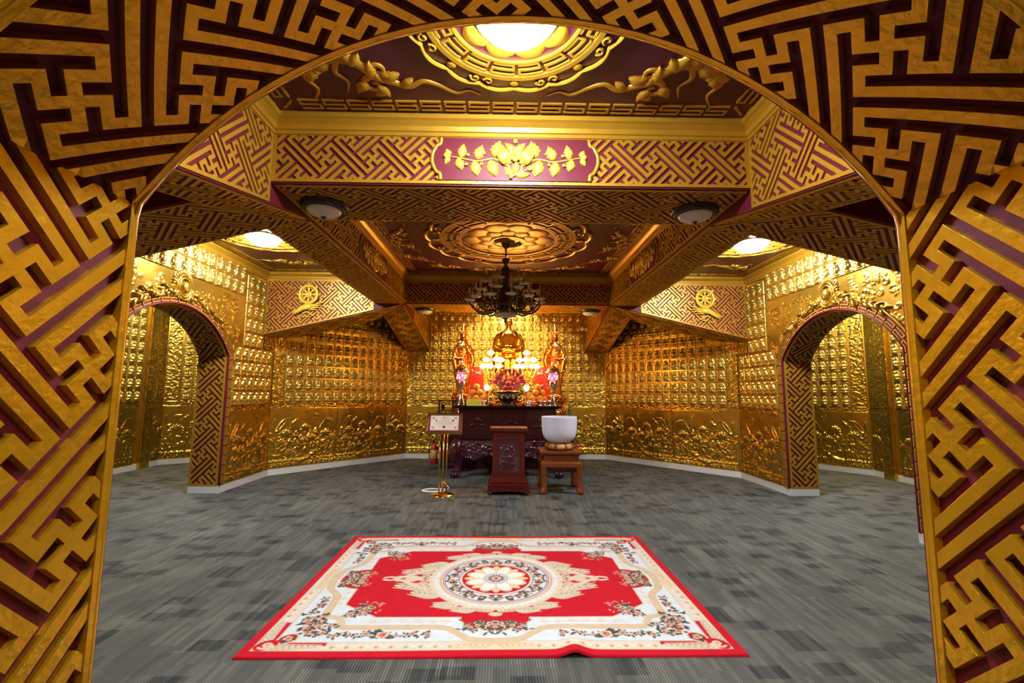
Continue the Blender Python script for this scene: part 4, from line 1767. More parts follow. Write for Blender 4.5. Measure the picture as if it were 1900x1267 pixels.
def flush_lamp():
    t = thing('flush_lamp', '', 'ceiling light')
    mb = MB()
    mb.lathe([(0.0, 0.0), (0.165, 0.0), (0.195, -0.008), (0.205, -0.02), (0.198, -0.032), (0.185, -0.045), (0.165, -0.06), (0.155, -0.062), (0.15, -0.05), (0.0, -0.05)], 0, 0, 40)
    for k in range(36):
        a = 2 * PI * k / 36
        mb.ball((0.188 * math.cos(a), 0.188 * math.sin(a), -0.042), (0.011, 0.011, 0.008), 6, 4)
    auto_smooth(mb.build('ring_frame', 'iron_dark', t))
    mb = MB()
    mb.lathe([(0.0, -0.118), (0.05, -0.114), (0.1, -0.098), (0.135, -0.076), (0.15, -0.056), (0.15, -0.05), (0.0, -0.05)], 0, 0, 40)
    mb.build('glass_shade', 'lamp_glass', t, smooth=True)
    mb = MB()
    mb.lathe([(0.0, -0.138), (0.008, -0.136), (0.012, -0.128), (0.024, -0.122), (0.027, -0.112), (0.0, -0.112)], 0, 0, 16)
    mb.build('finial', 'iron_dark', t, smooth=True)
    return t


fl0 = flush_lamp()
fl0.location = (-1.66, 3.90, ZB)
fl0['label'] = 'unlit round dome lamp under the front beam, on the left'
fl0['group'] = 'unlit dome lamps under the beams'
dup(fl0, (1.64, 3.90, ZB), 0, 'unlit round dome lamp under the front beam, on the right')
dup(fl0, (-1.64, 8.95, ZB), 0, 'small far dome lamp beside the altar at the left beam crossing')
dup(fl0, (1.64, 8.95, ZB), 0, 'small far dome lamp beside the altar at the right beam crossing')

# ring corridor lamps; the first is added, unseen, to light the entrance jambs
for x, y, lb in ((0.0, -0.7, 'unseen dome lamp added above the viewer to light the arch jambs'), (-6.2, 8.6, 'dome lamp in the left corridor beyond the arch'), (6.2, 8.4, 'dome lamp in the right corridor beyond the arch')):
    t = thing('corridor_lamp', lb, 'ceiling light', (x, y, ZC), group='lit dome lamps of the corridor')
    mb = MB()
    mb.lathe([(0.0, 0.0), (0.24, 0.0), (0.25, -0.03), (0.235, -0.045), (0.0, -0.045)], 0, 0, 32)
    auto_smooth(mb.build('lamp_housing', 'iron_dark', t))
    mb = MB()
    mb.lathe([(0.0, -0.12), (0.1, -0.108), (0.18, -0.08), (0.22, -0.046), (0.0, -0.046)], 0, 0, 32)
    mb.build('glass_shade', 'corridor_fill' if abs(x) < 1 else 'corridor_glow', t, smooth=True)

# recessed spots over the altar
for k, (x, y, tx, ty, tz, pw, lb) in enumerate((
        (0.0, 9.75, 0.0, 11.2, 2.9, 1.3, 'recessed spot over the middle statue'),
        (-1.0, 9.6, -1.05, 10.7, 2.4, 0.7, 'recessed spot over the left statue'),
        (1.0, 9.6, 1.05, 10.7, 2.4, 0.7, 'recessed spot over the right statue'))):
    t = thing('recessed_spot', lb, 'spotlight', (x, y, ZC), group='warm spots above the altar')
    mb = MB()
    mb.lathe([(0.05, 0.0), (0.075, 0.0), (0.075, -0.012), (0.06, -0.014), (0.05, -0.006)], 0, 0, 20)
    mb.build('trim_ring', 'white_plastic', t, smooth=True)
    mb = MB()
    mb.lathe([(0.0, -0.004), (0.05, -0.004)], 0, 0, 20)
    mb.build('lens', 'spot_glow', t)
    ld = bpy.data.lights.new('spot_beam', 'SPOT')
    ld.energy = DOWNLIGHT_W * pw
    ld.color = (1.0, 0.82, 0.55)
    ld.spot_size = R_(75)
    ld.spot_blend = 0.8
    ld.shadow_soft_size = 0.05
    lo = bpy.data.objects.new('spot_beam', ld)
    COL.objects.link(lo)
    lo.parent = t
    lo.location = (0, 0, -0.03)
    d = Vector((tx - x, ty - y, tz - ZC))
    lo.rotation_euler = d.to_track_quat('-Z', 'Y').to_euler()
# ------------------------------------------------------------------ rug (printed pattern kept as vertex colours, one quadrant mirrored)


def paint_rug():
    HXr, HYr, rs = 1.565, 1.155, 0.005
    nx, ny = int(HXr / rs) + 1, int(HYr / rs) + 1
    x = np.linspace(0, HXr, nx)
    y = np.linspace(0, HYr, ny)
    X, Y = np.meshgrid(x, y)
    RED = np.array((0.42, 0.003, 0.013))
    DRED = np.array((0.30, 0.006, 0.018))
    CREAM = np.array((0.54, 0.43, 0.315))
    WHITE = np.array((0.50, 0.535, 0.56))
    BEIGE = np.array((0.50, 0.33, 0.17))
    TAN = np.array((0.60, 0.42, 0.25))
    GREEN = np.array((0.035, 0.055, 0.04))
    ROSE = np.array((0.34, 0.055, 0.04))
    PINK = np.array((0.50, 0.25, 0.17))
    PLUM = np.array((0.16, 0.02, 0.05))
    img = np.empty((ny, nx, 3))
    img[:] = RED
    e = 0.006

    def sm(d):
        return np.clip(0.5 - d / e, 0, 1)

    def paint(d, c, k=1.0):
        m = (sm(d) * k)[..., None]
        img[:] = img + (c - img) * m

    def ell(cx, cy, rx, ry, a=0.0):
        c, s = math.cos(a), math.sin(a)
        u, v = (X - cx) * c + (Y - cy) * s, -(X - cx) * s + (Y - cy) * c
        return (np.sqrt((u / rx) ** 2 + (v / ry) ** 2) - 1) * min(rx, ry)

    def box(x1, y1):
        return np.maximum(X - x1, Y - y1)

    def win(cx, cy, r):
        i0, i1 = np.searchsorted(x, cx - r), np.searchsorted(x, cx + r)
        j0, j1 = np.searchsorted(y, cy - r), np.searchsorted(y, cy + r)
        return slice(j0, j1), slice(i0, i1)

    def blob(cx, cy, rx, ry, a, c, k=1.0):
        s = win(cx, cy, max(rx, ry) + 0.01)
        XX, YY = X[s], Y[s]
        if XX.size == 0:
            return
        co, si = math.cos(a), math.sin(a)
        u, v = (XX - cx) * co + (YY - cy) * si, -(XX - cx) * si + (YY - cy) * co
        d = (np.sqrt((u / rx) ** 2 + (v / ry) ** 2) - 1) * min(rx, ry)
        m = (np.clip(0.5 - d / e, 0, 1) * k)[..., None]
        img[s] = img[s] + (c - img[s]) * m

    def seg(pts, w, c, k=1.0):
        P = spline(pts, 6) if len(pts) > 2 else [np.array(p, float) for p in pts]
        for a, b in zip(P, P[1:]):
            L = float(np.hypot(*(b - a)))
            if L < 1e-6:
                continue
            m_ = (a + b) / 2
            s = win(m_[0], m_[1], L / 2 + w + 0.01)
            XX, YY = X[s], Y[s]
            if XX.size == 0:
                continue
            t = np.clip(((XX - a[0]) * (b - a)[0] + (YY - a[1]) * (b - a)[1]) / (L * L), 0, 1)
            d = np.hypot(XX - a[0] - t * (b - a)[0], YY - a[1] - t * (b - a)[1]) - w
            m = (np.clip(0.5 - d / e, 0, 1) * k)[..., None]
            img[s] = img[s] + (c - img[s]) * m

    rg = random.Random(8)

    def leaf(cx, cy, L, a, c):
        blob(cx + math.cos(a) * L / 2, cy + math.sin(a) * L / 2, L / 2, L * 0.2, a, c)

    def rose(cx, cy, r):
        for k in range(6):
            leaf(cx, cy, r * rg.uniform(1.4, 2.2), rg.uniform(0, 6.28), GREEN if k < 5 else PLUM)
        for k in range(5):
            a = k * 1.256 + rg.random()
            blob(cx + r * 0.5 * math.cos(a), cy + r * 0.5 * math.sin(a), r * 0.55, r * 0.5, a, PINK if k % 2 else CREAM)
        blob(cx, cy, r * 0.55, r * 0.5, 0, ROSE)
        blob(cx + r * 0.1, cy + r * 0.1, r * 0.25, r * 0.2, 0.6, PINK)

    def spray(x0, y0, x1, y1, n, r):
        seg([(x0, y0), ((x0 + x1) / 2, (y0 + y1) / 2 + 0.015), (x1, y1)], 0.003, GREEN)
        for k in range(n):
            t = (k + 0.5) / n
            px, py = x0 + (x1 - x0) * t, y0 + (y1 - y0) * t + 0.012 * math.sin(k * 2.2)
            for _ in range(4):
                leaf(px, py, r * rg.uniform(1.0, 1.7), rg.uniform(0, 6.28), GREEN if rg.random() < 0.8 else PLUM)
            if k % 2 == 0:
                rose(px, py, r * rg.uniform(0.7, 1.0))
            else:
                blob(px, py, r * 0.5, r * 0.45, 0, TAN)

    def plume(x0, y0, a, L, w, c, n=6):
        """acanthus plume: curling leaflets along a spine"""
        seg([(x0, y0), (x0 + math.cos(a) * L, y0 + math.sin(a) * L)], w * 0.22, c)
        for k in range(n):
            t = k / n
            px, py = x0 + math.cos(a) * L * t, y0 + math.sin(a) * L * t
            for s in (-1, 1):
                ll = w * (1.2 - t * 0.6) * 1.9
                for pas in (0, 1):
                    aa = a + s * 1.15
                    qx, qy = px, py
                    for q in range(7):
                        r = ll * (0.15 * (1 - q / 8.0) + 0.012) * (1.25 if pas == 0 else 0.8)
                        blob(qx + (0.003 if pas == 0 else 0), qy, r, r, 0, c * 0.62 if pas == 0 else c)
                        qx += math.cos(aa) * ll / 7
                        qy += math.sin(aa) * ll / 7
                        aa -= s * 0.24

    # outer cream band and white band
    paint(box(1.495, 1.085), np.array((0.53, 0.47, 0.39)))
    paint(np.abs(box(1.495, 1.085)) - 0.004, TAN)
    for k in range(24):
        cx = 0.05 + k * 0.092
        if 0.2 < cx < 1.06:
            seg([(cx - 0.04, 1.02), (cx, 1.065), (cx + 0.04, 1.02)], 0.005, TAN)
            seg([(cx - 0.03, 1.015), (cx, 1.045), (cx + 0.03, 1.015)], 0.006, WHITE)
            blob(cx + 0.046, 1.05, 0.012, 0.014, 0, np.array((0.55, 0.22, 0.09)))
        cy = 0.05 + k * 0.092
        if 0.16 < cy < 0.72:
            seg([(1.43, cy - 0.04), (1.475, cy), (1.43, cy + 0.04)], 0.005, TAN)
            seg([(1.425, cy - 0.03), (1.455, cy), (1.425, cy + 0.03)], 0.006, WHITE)
            blob(1.46, cy + 0.046, 0.014, 0.012, 0, np.array((0.55, 0.22, 0.09)))
    paint(box(1.39, 0.99), WHITE)
    paint(np.abs(box(1.39, 0.99)) - 0.004, BEIGE, 0.8)
    # red flashes and plumes at the corner
    paint(np.maximum(np.maximum(X - 1.40, 1.06 - X), np.maximum(Y - 1.035, 0.995 - Y)), RED)
    paint(np.maximum(np.maximum(X - 1.44, 1.395 - X), np.maximum(Y - 0.98, 0.74 - Y)), RED)
    plume(1.38, 1.05, PI + 0.06, 0.3, 0.035, CREAM, 8)
    plume(1.455, 1.0, -PI / 2 - 0.02, 0.28, 0.035, CREAM, 8)
    blob(1.33, 0.945, 0.075, 0.06, 0.7, CREAM)
    blob(1.33, 0.945, 0.058, 0.045, 0.7, DRED)
    rose(1.33, 0.945, 0.03)
    blob(1.43, 1.025, 0.075, 0.055, 0.7, RED)
    seg(spiral(1.43, 1.025, 0.045, 0.6, 1), 0.008, CREAM)
    seg(spiral(1.41, 1.04, 0.03, 3.6, -1), 0.007, CREAM)
    # beige scroll line around the field
    line = [(0.0, 0.985), (0.16, 0.965), (0.27, 0.87), (0.36, 0.815), (0.6, 0.81), (1.02, 0.81), (1.055, 0.76), (1.10, 0.68), (1.19, 0.655), (1.21, 0.60), (1.22, 0.40), (1.25, 0.30), (1.33, 0.20), (1.355, 0.08), (1.36, 0.0)]
    seg(line, 0.030, CREAM)
    seg(line, 0.022, np.array((0.48, 0.37, 0.25)))
    seg([(a * 1.0, b - 0.026) for a, b in line[:6]], 0.004, BEIGE)
    seg([(a * 1.0, b + 0.026) for a, b in line[:6]], 0.004, BEIGE)
    for sgn in (-1, 1):
        seg([(a + sgn * 0.026, b) for a, b in line[8:]], 0.004, BEIGE)
    # field
    fld = np.minimum(np.maximum(np.maximum(X - 1.115, Y - 0.67), (X * 0.57 + Y * 0.82) - (0.84 * 0.57 + 0.67 * 0.82)), np.minimum(ell(1.12, 0, 0.185, 0.20), ell(0, 0.68, 0.24, 0.17)))
    paint(fld - 0.012, TAN)
    paint(fld - 0.008, CREAM)
    paint(fld, RED)
    # small scrolls between the field and the beige line
    for k in range(6):
        cx = 0.34 + k * 0.1
        seg(spiral(cx, 0.73, 0.028, 0.3 + k, 1), 0.0045, CREAM)
        seg([(cx - 0.03, 0.742), (cx + 0.03, 0.725), (cx + 0.06, 0.742)], 0.0045, TAN, 0.7)
    for k in range(3):
        cy = 0.28 + k * 0.09
        seg(spiral(1.168, cy, 0.024, 0.3 + k, 1), 0.0045, CREAM)
        seg([(1.175, cy - 0.03), (1.155, cy), (1.17, cy + 0.03)], 0.0045, TAN, 0.7)
    # bouquets and garlands
    for cx, cy, n, r, sp in ((0.97, 0.56, 9, 0.034, 0.075), (1.20, 0.06, 10, 0.034, 0.085), (0.05, 0.80, 8, 0.036, 0.07), (0.16, 0.79, 5, 0.03, 0.06), (1.28, 0.74, 8, 0.038, 0.085), (1.17, 0.84, 6, 0.036, 0.07)):
        for _ in range(int(n * 1.8)):
            leaf(cx + rg.uniform(-sp, sp) * 1.2, cy + rg.uniform(-sp, sp) * 1.2, r * 1.3, rg.uniform(0, 6.28), GREEN)
            rose(cx + rg.uniform(-sp, sp), cy + rg.uniform(-sp, sp), r * rg.uniform(0.5, 0.85))
    for _ in range(22):
        leaf(0.93 + rg.uniform(-0.1, 0.1), 0.52 + rg.uniform(-0.08, 0.1), 0.03, rg.uniform(0, 6.28), PINK)
        leaf(1.12 + rg.uniform(-0.08, 0.06), abs(rg.uniform(-0.13, 0.16)), 0.03, rg.uniform(0, 6.28), PINK)
    spray(0.42, 0.905, 1.08, 0.90, 13, 0.026)
    rose(0.74, 0.905, 0.042)
    spray(1.305, 0.62, 1.30, 0.36, 7, 0.026)
    # plumes where the beige line meets the outer band
    plume(0.02, 1.03, 0.05, 0.24, 0.035, np.array((0.66, 0.45, 0.26)), 6)
    plume(1.43, 0.02, PI / 2, 0.2, 0.03, np.array((0.66, 0.45, 0.26)), 5)
    # medallion: side plumes first
    for (px, py, a, L, w_) in ((0.52, 0.18, -0.12, 0.3, 0.055), (0.45, 0.33, -0.25, 0.22, 0.05), (0.56, 0.03, 0.0, 0.3, 0.035), (0.30, 0.50, -0.1, 0.16, 0.04), (0.16, 0.565, -0.05, 0.16, 0.035)):
        plume(px, py, a, L, w_ * 1.4, CREAM, 5)
    seg([(0.56, 0.22), (0.68, 0.13), (0.78, 0.05), (0.86, 0.02)], 0.02, CREAM)
    seg([(0.86, 0.02), (0.90, 0.035), (0.95, 0.02)], 0.014, CREAM)
    blob(0.70, 0.02, 0.07, 0.035, 0.2, CREAM)
    blob(0.66, 0.07, 0.03, 0.02, 0.6, RED)
    plume(0.02, 0.57, 0.0, 0.12, 0.03, CREAM, 4)
    blob(0.0, 0.63, 0.05, 0.03, 0, CREAM)
    Rr = np.hypot(X, Y)
    paint(Rr - 0.565, TAN)
    paint(Rr - 0.558, CREAM)
    for k in range(15):
        a = (k + 0.5) * PI / 30
        seg(spiral(0.515 * math.cos(a), 0.515 * math.sin(a), 0.024, k, 1), 0.005, WHITE)
        leaf(0.49 * math.cos(a + 0.03), 0.49 * math.sin(a + 0.03), 0.04, a + 0.8, np.array((0.70, 0.62, 0.50)))
    for r0, c in ((0.475, PINK), (0.462, WHITE), (0.452, ROSE), (0.443, WHITE), (0.436, PLUM), (0.43, WHITE)):
        paint(Rr - r0, c)
    for k in range(7):
        a = (k + 0.5) * PI / 14
        rose(0.37 * math.cos(a), 0.37 * math.sin(a), 0.032)
        for j in range(3):
            leaf(0.37 * math.cos(a + 0.11), 0.37 * math.sin(a + 0.11), 0.04, a + j * 2.1, GREEN)
    paint(np.abs(Rr - 0.315) - 0.004, PLUM)
    paint(Rr - 0.30, TAN)
    paint(Rr - 0.29, RED)
    for k in range(5):
        a = k * PI / 4
        leaf(0.08 * math.cos(a), 0.08 * math.sin(a), 0.19, a, np.array((0.62, 0.42, 0.25)))
    for k in range(4):
        a = (k + 0.5) * PI / 4
        blob(0.165 * math.cos(a), 0.165 * math.sin(a), 0.105, 0.062, a, CREAM)
        blob(0.16 * math.cos(a), 0.16 * math.sin(a), 0.085, 0.045, a, np.array((0.74, 0.66, 0.54)))
        seg([(0.1 * math.cos(a), 0.1 * math.sin(a)), (0.25 * math.cos(a), 0.25 * math.sin(a))], 0.003, BEIGE, 0.6)
    paint(Rr - 0.122, TAN)
    paint(Rr - 0.115, WHITE)
    paint(np.abs(Rr - 0.095) - 0.003, PLUM)
    for k in range(5):
        a = k * PI / 8
        leaf(0.035 * math.cos(a), 0.035 * math.sin(a), 0.045, a, GREEN if k % 2 else ROSE)
    paint(Rr - 0.034, CREAM)
    paint(Rr - 0.02, ROSE)
    return x, y, img


def build_rug():
    x, y, q = paint_rug()
    nx, ny = len(x), len(y)
    xs = np.concatenate([-x[:0:-1], x])
    ys = np.concatenate([-y[:0:-1], y])
    full = np.concatenate([q[:, :0:-1], q], 1)
    full = np.concatenate([full[:0:-1], full], 0)
    X, Y = np.meshgrid(xs, ys)
    e = np.minimum(1.565 - np.abs(X), 1.155 - np.abs(Y))
    Z = 0.011 * np.clip(e / 0.006, 0, 1) ** 0.5 + 0.001
    # ripple near the front edge and slight unevenness
    Z += 0.034 * np.exp(-((X - 0.49 - 0.10 * (Y + 1.155)) / 0.075) ** 2) * np.exp(-((Y + 1.155) / 0.22) ** 2)
    Z += 0.0025 * (np.sin(X * 3.1 + 1) * np.sin(Y * 4.2) + 1)
    n1, n0 = X.shape
    V = np.stack([X, Y, Z], -1).reshape(-1, 3)
    # skirt down to the floor
    idx = np.arange(n0 * n1).reshape(n1, n0)
    F = np.stack([idx[:-1, :-1], idx[:-1, 1:], idx[1:, 1:], idx[1:, :-1]], -1).reshape(-1, 4)
    rim = np.concatenate([idx[0, :], idx[1:, -1], idx[-1, -2::-1], idx[-2:0:-1, 0]])
    base = len(V)
    Vr = V[rim].copy()
    Vr[:, 2] = np.maximum(Vr[:, 2] - 0.008, 0.0)
    V = np.concatenate([V, Vr])
    k = len(rim)
    a = np.arange(k)
    F2 = np.stack([rim, base + a, base + (a + 1) % k, rim[(a + 1) % k]], -1)
    F = np.concatenate([F, F2])
    C = np.concatenate([full.reshape(-1, 3), np.tile(np.array((0.42, 0.005, 0.012)), (k, 1))])
    me = bpy.data.meshes.new('rug')
    me.vertices.add(len(V))
    me.vertices.foreach_set('co', V.astype(np.float32).ravel())
    me.loops.add(len(F) * 4)
    me.loops.foreach_set('vertex_index', F.astype(np.int32).ravel())
    me.polygons.add(len(F))
    me.polygons.foreach_set('loop_start', np.arange(0, len(F) * 4, 4, dtype=np.int32))
    me.update(calc_edges=True)
    ca = me.color_attributes.new('print', 'FLOAT_COLOR', 'POINT')
    ca.data.foreach_set('color', np.concatenate([C, np.ones((len(C), 1))], 1).astype(np.float32).ravel())
    me.materials.append(M['rug_print'])
    me.polygons.foreach_set('use_smooth', [True] * len(me.polygons))
    o = link('rug', me, None, (-0.105, 4.10, 0.0), R_(0.5))
    tag(o, 'red and cream floral medallion rug lying on the grey carpet', 'rug')


build_rug()

# ------------------------------------------------------------------ certificate stand
t = thing('certificate_stand', 'brass pole stand with a framed certificate left of the lectern', 'stand', (-1.0, 7.30, 0))
mb = MB()
mb.lathe([(0.0, 0.0), (0.185, 0.0), (0.188, 0.008), (0.175, 0.02), (0.12, 0.032), (0.05, 0.038), (0.0, 0.038)], 0, 0, 36)
mb.build('base', 'brass', t, smooth=True)
for px, py in ((-0.055, 0.0), (0.0, -0.02), (0.055, 0.0), (0.0, 0.045)):
    mb = MB()
    mb.tube([(px, py, 0.03), (px, py + 0.01, 1.02)], 0.0115, 10)
    mb.build('pole', 'brass', t, smooth=True)
# tilted frame: local u right, v up the board
tilt = R_(24)
Vt = Vector((0, math.sin(tilt), math.cos(tilt)))
bp_ = plane_map((0.005, -0.055, 0.955), (1, 0, 0), Vt)
fw, fh = 0.285, 0.335
mb = MB()
mb.prism([(-fw, 0), (fw, 0), (fw, fh), (-fw, fh)], bp_, -0.028, -0.004)
brd = mb.build('backing_board', 'burgundy_board', t)
for (a, b, c, d) in ((-fw, fw, -0.012, 0.03), (-fw, fw, fh - 0.03, fh), (-fw, -fw + 0.03, 0.0, fh), (fw - 0.03, fw, 0.0, fh)):
    mb = MB()
    i = 0.008
    lo = [(a, c), (b, c), (b, d), (a, d)]
    hi = [(a + i, c + i), (b - i, c + i), (b - i, d - i), (a + i, d - i)]
    vs = [bp_(u, v, -0.03) for u, v in lo] + [bp_(u, v, 0.004) for u, v in lo] + [bp_(u, v, 0.014) for u, v in hi]
    fs = [[0, 1, 5, 4], [1, 2, 6, 5], [2, 3, 7, 6], [3, 0, 4, 7], [4, 5, 9, 8], [5, 6, 10, 9], [6, 7, 11, 10], [7, 4, 8, 11], [8, 9, 10, 11], [3, 2, 1, 0]]
    mb.add(vs, fs)
    mb.build('frame_rail', 'brass', t)
mb = MB()
mb.prism([(-0.222, 0.05), (0.222, 0.05), (0.222, 0.292), (-0.222, 0.292)], bp_, -0.003, -0.001)
sh = mb.build('certificate', 'paper_pink', t)
mb = MB()
mb.prism([(-0.208, 0.062), (0.208, 0.062), (0.208, 0.28), (-0.208, 0.28)], bp_, -0.001, 0.0003)
mb.build('certificate_field', 'paper', sh)
mb = MB()
rgc = random.Random(2)


def letters(mb, u0, u1, v, h, words, z=0.0006, dens=1.0):
    tot = sum(words) + 0.6 * (len(words) - 1)
    k = (u1 - u0) / tot
    u = u0
    for wl in words:
        n = max(2, int(wl))
        for i in range(n):
            x = u + wl * k * (i + 0.12) / n
            x2 = u + wl * k * (i + 0.80) / n
            hh = h * rgc.uniform(0.75, 1.0)
            s = (x2 - x) * 0.3
            mb.prism([(x, v), (x + s, v), (x + s, v + hh), (x, v + hh)], bp_, z - 0.0004, z)
            mb.prism([(x, v + hh * rgc.choice((0.0, 0.4, 0.75))), (x2, v + hh * 0.45), (x2, v + hh * 0.45 + h * 0.25), (x, v + hh * 0.8)], bp_, z - 0.0004, z)
        u += (wl + 0.6) * k


for args in ((-0.075, 0.075, 0.226, 0.008, (3, 6, 2, 4, 5)), (-0.08, 0.085, 0.200, 0.012, (3, 5, 4, 5)), (-0.125, 0.13, 0.166, 0.013, (6, 5, 1, 5, 5, 6)),
             (-0.165, 0.165, 0.150, 0.009, (7, 3, 5, 6, 4, 5, 7, 3, 6)), (-0.14, 0.14, 0.134, 0.005, (6, 5, 7, 4, 6, 5, 8)), (-0.10, -0.06, 0.105, 0.010, (3,)), (0.075, 0.10, 0.105, 0.010, (2,))):
    mb = MB()
    letters(mb, *args)
    tag(mb.build('print_line', 'ink', sh), kind='stuff')
for cu, cv in ((-0.175, 0.248), (0.175, 0.248), (-0.175, 0.092), (0.175, 0.092)):
    mb = MB()
    for k in range(6):
        a = k * PI / 3
        mb.prism([(cu + 0.016 * math.cos(a) + 0.011 * math.cos(b), cv + 0.012 * math.sin(a) + 0.008 * math.sin(b)) for b in np.linspace(0, 2 * PI, 7)[:-1]], bp_, 0.0003, 0.0007)
    mb.build('corner_ornament', 'paper_rose', sh)
mb = MB()
mb.prism([(0.132 + 0.021 * math.cos(b), 0.206 + 0.014 * math.sin(b)) for b in np.linspace(0, 2 * PI, 17)[:-1]], bp_, 0.0003, 0.0007)
mb.build('oval_seal', 'seal_brown', sh)
mb = MB()
mb.prism([(-0.13 + 0.016 * math.cos(b), 0.206 + 0.012 * math.sin(b)) for b in np.linspace(0, 2 * PI, 17)[:-1]], bp_, 0.0003, 0.0007)
mb.build('oval_seal', 'seal_brown', sh)
mb = MB()
mb.prism([(-0.005 + 0.025 * math.cos(b), 0.103 + 0.021 * math.sin(b)) for b in np.linspace(0, 2 * PI, 21)[:-1]], bp_, 0.0003, 0.0009)
mb.build('round_seal', 'seal_brown', sh)
mb = MB()
mb.prism([(-0.018 + 0.018 * math.cos(b), 0.256 + 0.014 * math.sin(b)) for b in np.linspace(0, 2 * PI, 17)[:-1]], bp_, 0.0003, 0.0008)
for k in range(3):
    mb.prism([(0.008, 0.247 + k * 0.007), (0.05, 0.247 + k * 0.007), (0.05, 0.250 + k * 0.007), (0.008, 0.250 + k * 0.007)], bp_, 0.0003, 0.0008)
mb.build('blue_emblem', 'seal_blue', sh)

# white cable coiled on the carpet behind the stand
mb = MB()
pts = []
for k in range(60):
    a = k / 59 * 4 * PI
    r = 0.17 - 0.02 * math.sin(a * 0.7)
    pts.append((-1.19 + r * 1.1 * math.cos(a) + 0.01 * math.sin(3 * a), 7.60 + r * 0.7 * math.sin(a), 0.009 + 0.006 * (k / 59) * 2))
pts += [tuple(q) for q in spline([pts[-1], (-0.99, 7.66, 0.009), (-0.97, 7.85, 0.008), (-1.08, 8.2, 0.007), (-1.2, 8.75, 0.007)], 6)][1:]
mb.tube(pts, 0.0065, 7)
tag(mb.build('power_cable', 'white_plastic', None, smooth=True), 'white power cable coiled on the carpet behind the certificate stand', 'cable')

# ------------------------------------------------------------------ lectern
t = thing('lectern', 'dark red carved wooden lectern in front of the altar table', 'lectern', (0.025, 7.52, 0))
mb = MB()
mb.stack([(0.26, -0.26, 0.26, -0.175, 0.175), (0.96, -0.25, 0.25, -0.17, 0.17)], c=0.012)
body = mb.build('body', 'redwood', t)
mb = MB()
mb.stack([(0.955, -0.262, 0.262, -0.18, 0.18), (0.985, -0.30, 0.30, -0.205, 0.205), (1.02, -0.305, 0.305, -0.21, 0.21), (1.035, -0.295, 0.295, -0.2, 0.2)], c=0.012)
mb.build('top', 'redwood', t)
mb = MB()
mb.stack([(0.10, -0.325, 0.325, -0.205, 0.205), (0.155, -0.33, 0.33, -0.21, 0.21), (0.165, -0.305, 0.305, -0.195, 0.195), (0.20, -0.31, 0.31, -0.2, 0.2), (0.215, -0.285, 0.285, -0.185, 0.185), (0.262, -0.27, 0.27, -0.18, 0.18)], c=0.012)
mb.build('plinth', 'redwood', t)
mb = MB()
ap = [(-0.325, 0.105), (-0.325, 0.02), (-0.27, 0.02), (-0.25, 0.05), (-0.2, 0.04), (-0.16, 0.062), (-0.1, 0.05), (-0.05, 0.068), (0.0, 0.055), (0.05, 0.068), (0.1, 0.05), (0.16, 0.062), (0.2, 0.04), (0.25, 0.05), (0.27, 0.02), (0.325, 0.02), (0.325, 0.105)]
for a, b in zip(ap[1:-1], ap[2:-1]):
    mb.prism([(a[0], a[1]), (b[0], b[1]), (b[0], 0.105), (a[0], 0.105)], lambda u, v, h: (u, -0.205 + h, v), 0.0, 0.02)
for s in (-1, 1):
    mb.box(s * 0.325 - (0.02 if s > 0 else 0), s * 0.325 + (0.02 if s < 0 else 0), -0.2, 0.2, 0.04, 0.105)
mb.build('apron', 'redwood', t)
for sx in (-1, 1):
    for sy in (-1, 1):
        mb = MB()
        mb.ball((sx * 0.295, sy * 0.18, 0.03), (0.035, 0.035, 0.03), 12, 8)
        mb.tube([(sx * 0.295, sy * 0.18, 0.03), (sx * 0.285, sy * 0.17, 0.11)], [0.025, 0.034], 10)
        mb.build('foot', 'redwood', t, smooth=True)
# raised panel frame and carved relief
yf = lambda z: -0.175 + 0.005 * (z - 0.26) / 0.7
mpl = lambda u, v, h=0.0: (u, yf(v) - h, v)
mb = MB()
for (a, b, c, d) in ((-0.175, 0.175, 0.335, 0.355), (-0.175, 0.175, 0.865, 0.885), (-0.175, -0.157, 0.335, 0.885), (0.157, 0.175, 0.335, 0.885)):
    mb.prism([(a, c), (b, c), (b, d), (a, d)], mpl, 0.0, 0.012)
mb.build('panel_moulding', 'redwood', t)
rr = Relief(0.30, 0.49, 0.007, 77)
for k in range(5):
    rr.ridge([(0.06 + 0.04 * k, 0.03), (0.10 + 0.02 * k, 0.2), (0.08 + 0.035 * k, 0.33 + 0.02 * k)], 0.006, 0.008)
for cx, cy, s in ((0.17, 0.20, 0.05), (0.12, 0.31, 0.045), (0.21, 0.36, 0.04), (0.08, 0.12, 0.04), (0.22, 0.09, 0.04)):
    rr.lotus(cx, cy, s, 0.014)
for _ in range(40):
    rr.petal(rr.rng.uniform(0.03, 0.27), rr.rng.uniform(0.03, 0.4), 0.04, 0.008, rr.rng.uniform(0.3, 2.8), 0.009)
me = rr.mesh('carved_panel', 'rosewood_carved')
o = put_frame('carved_panel', me, t, (-0.15, -0.1765, 0.365), (1, 0, 0), (0, 0, 1), (0, -1, 0))

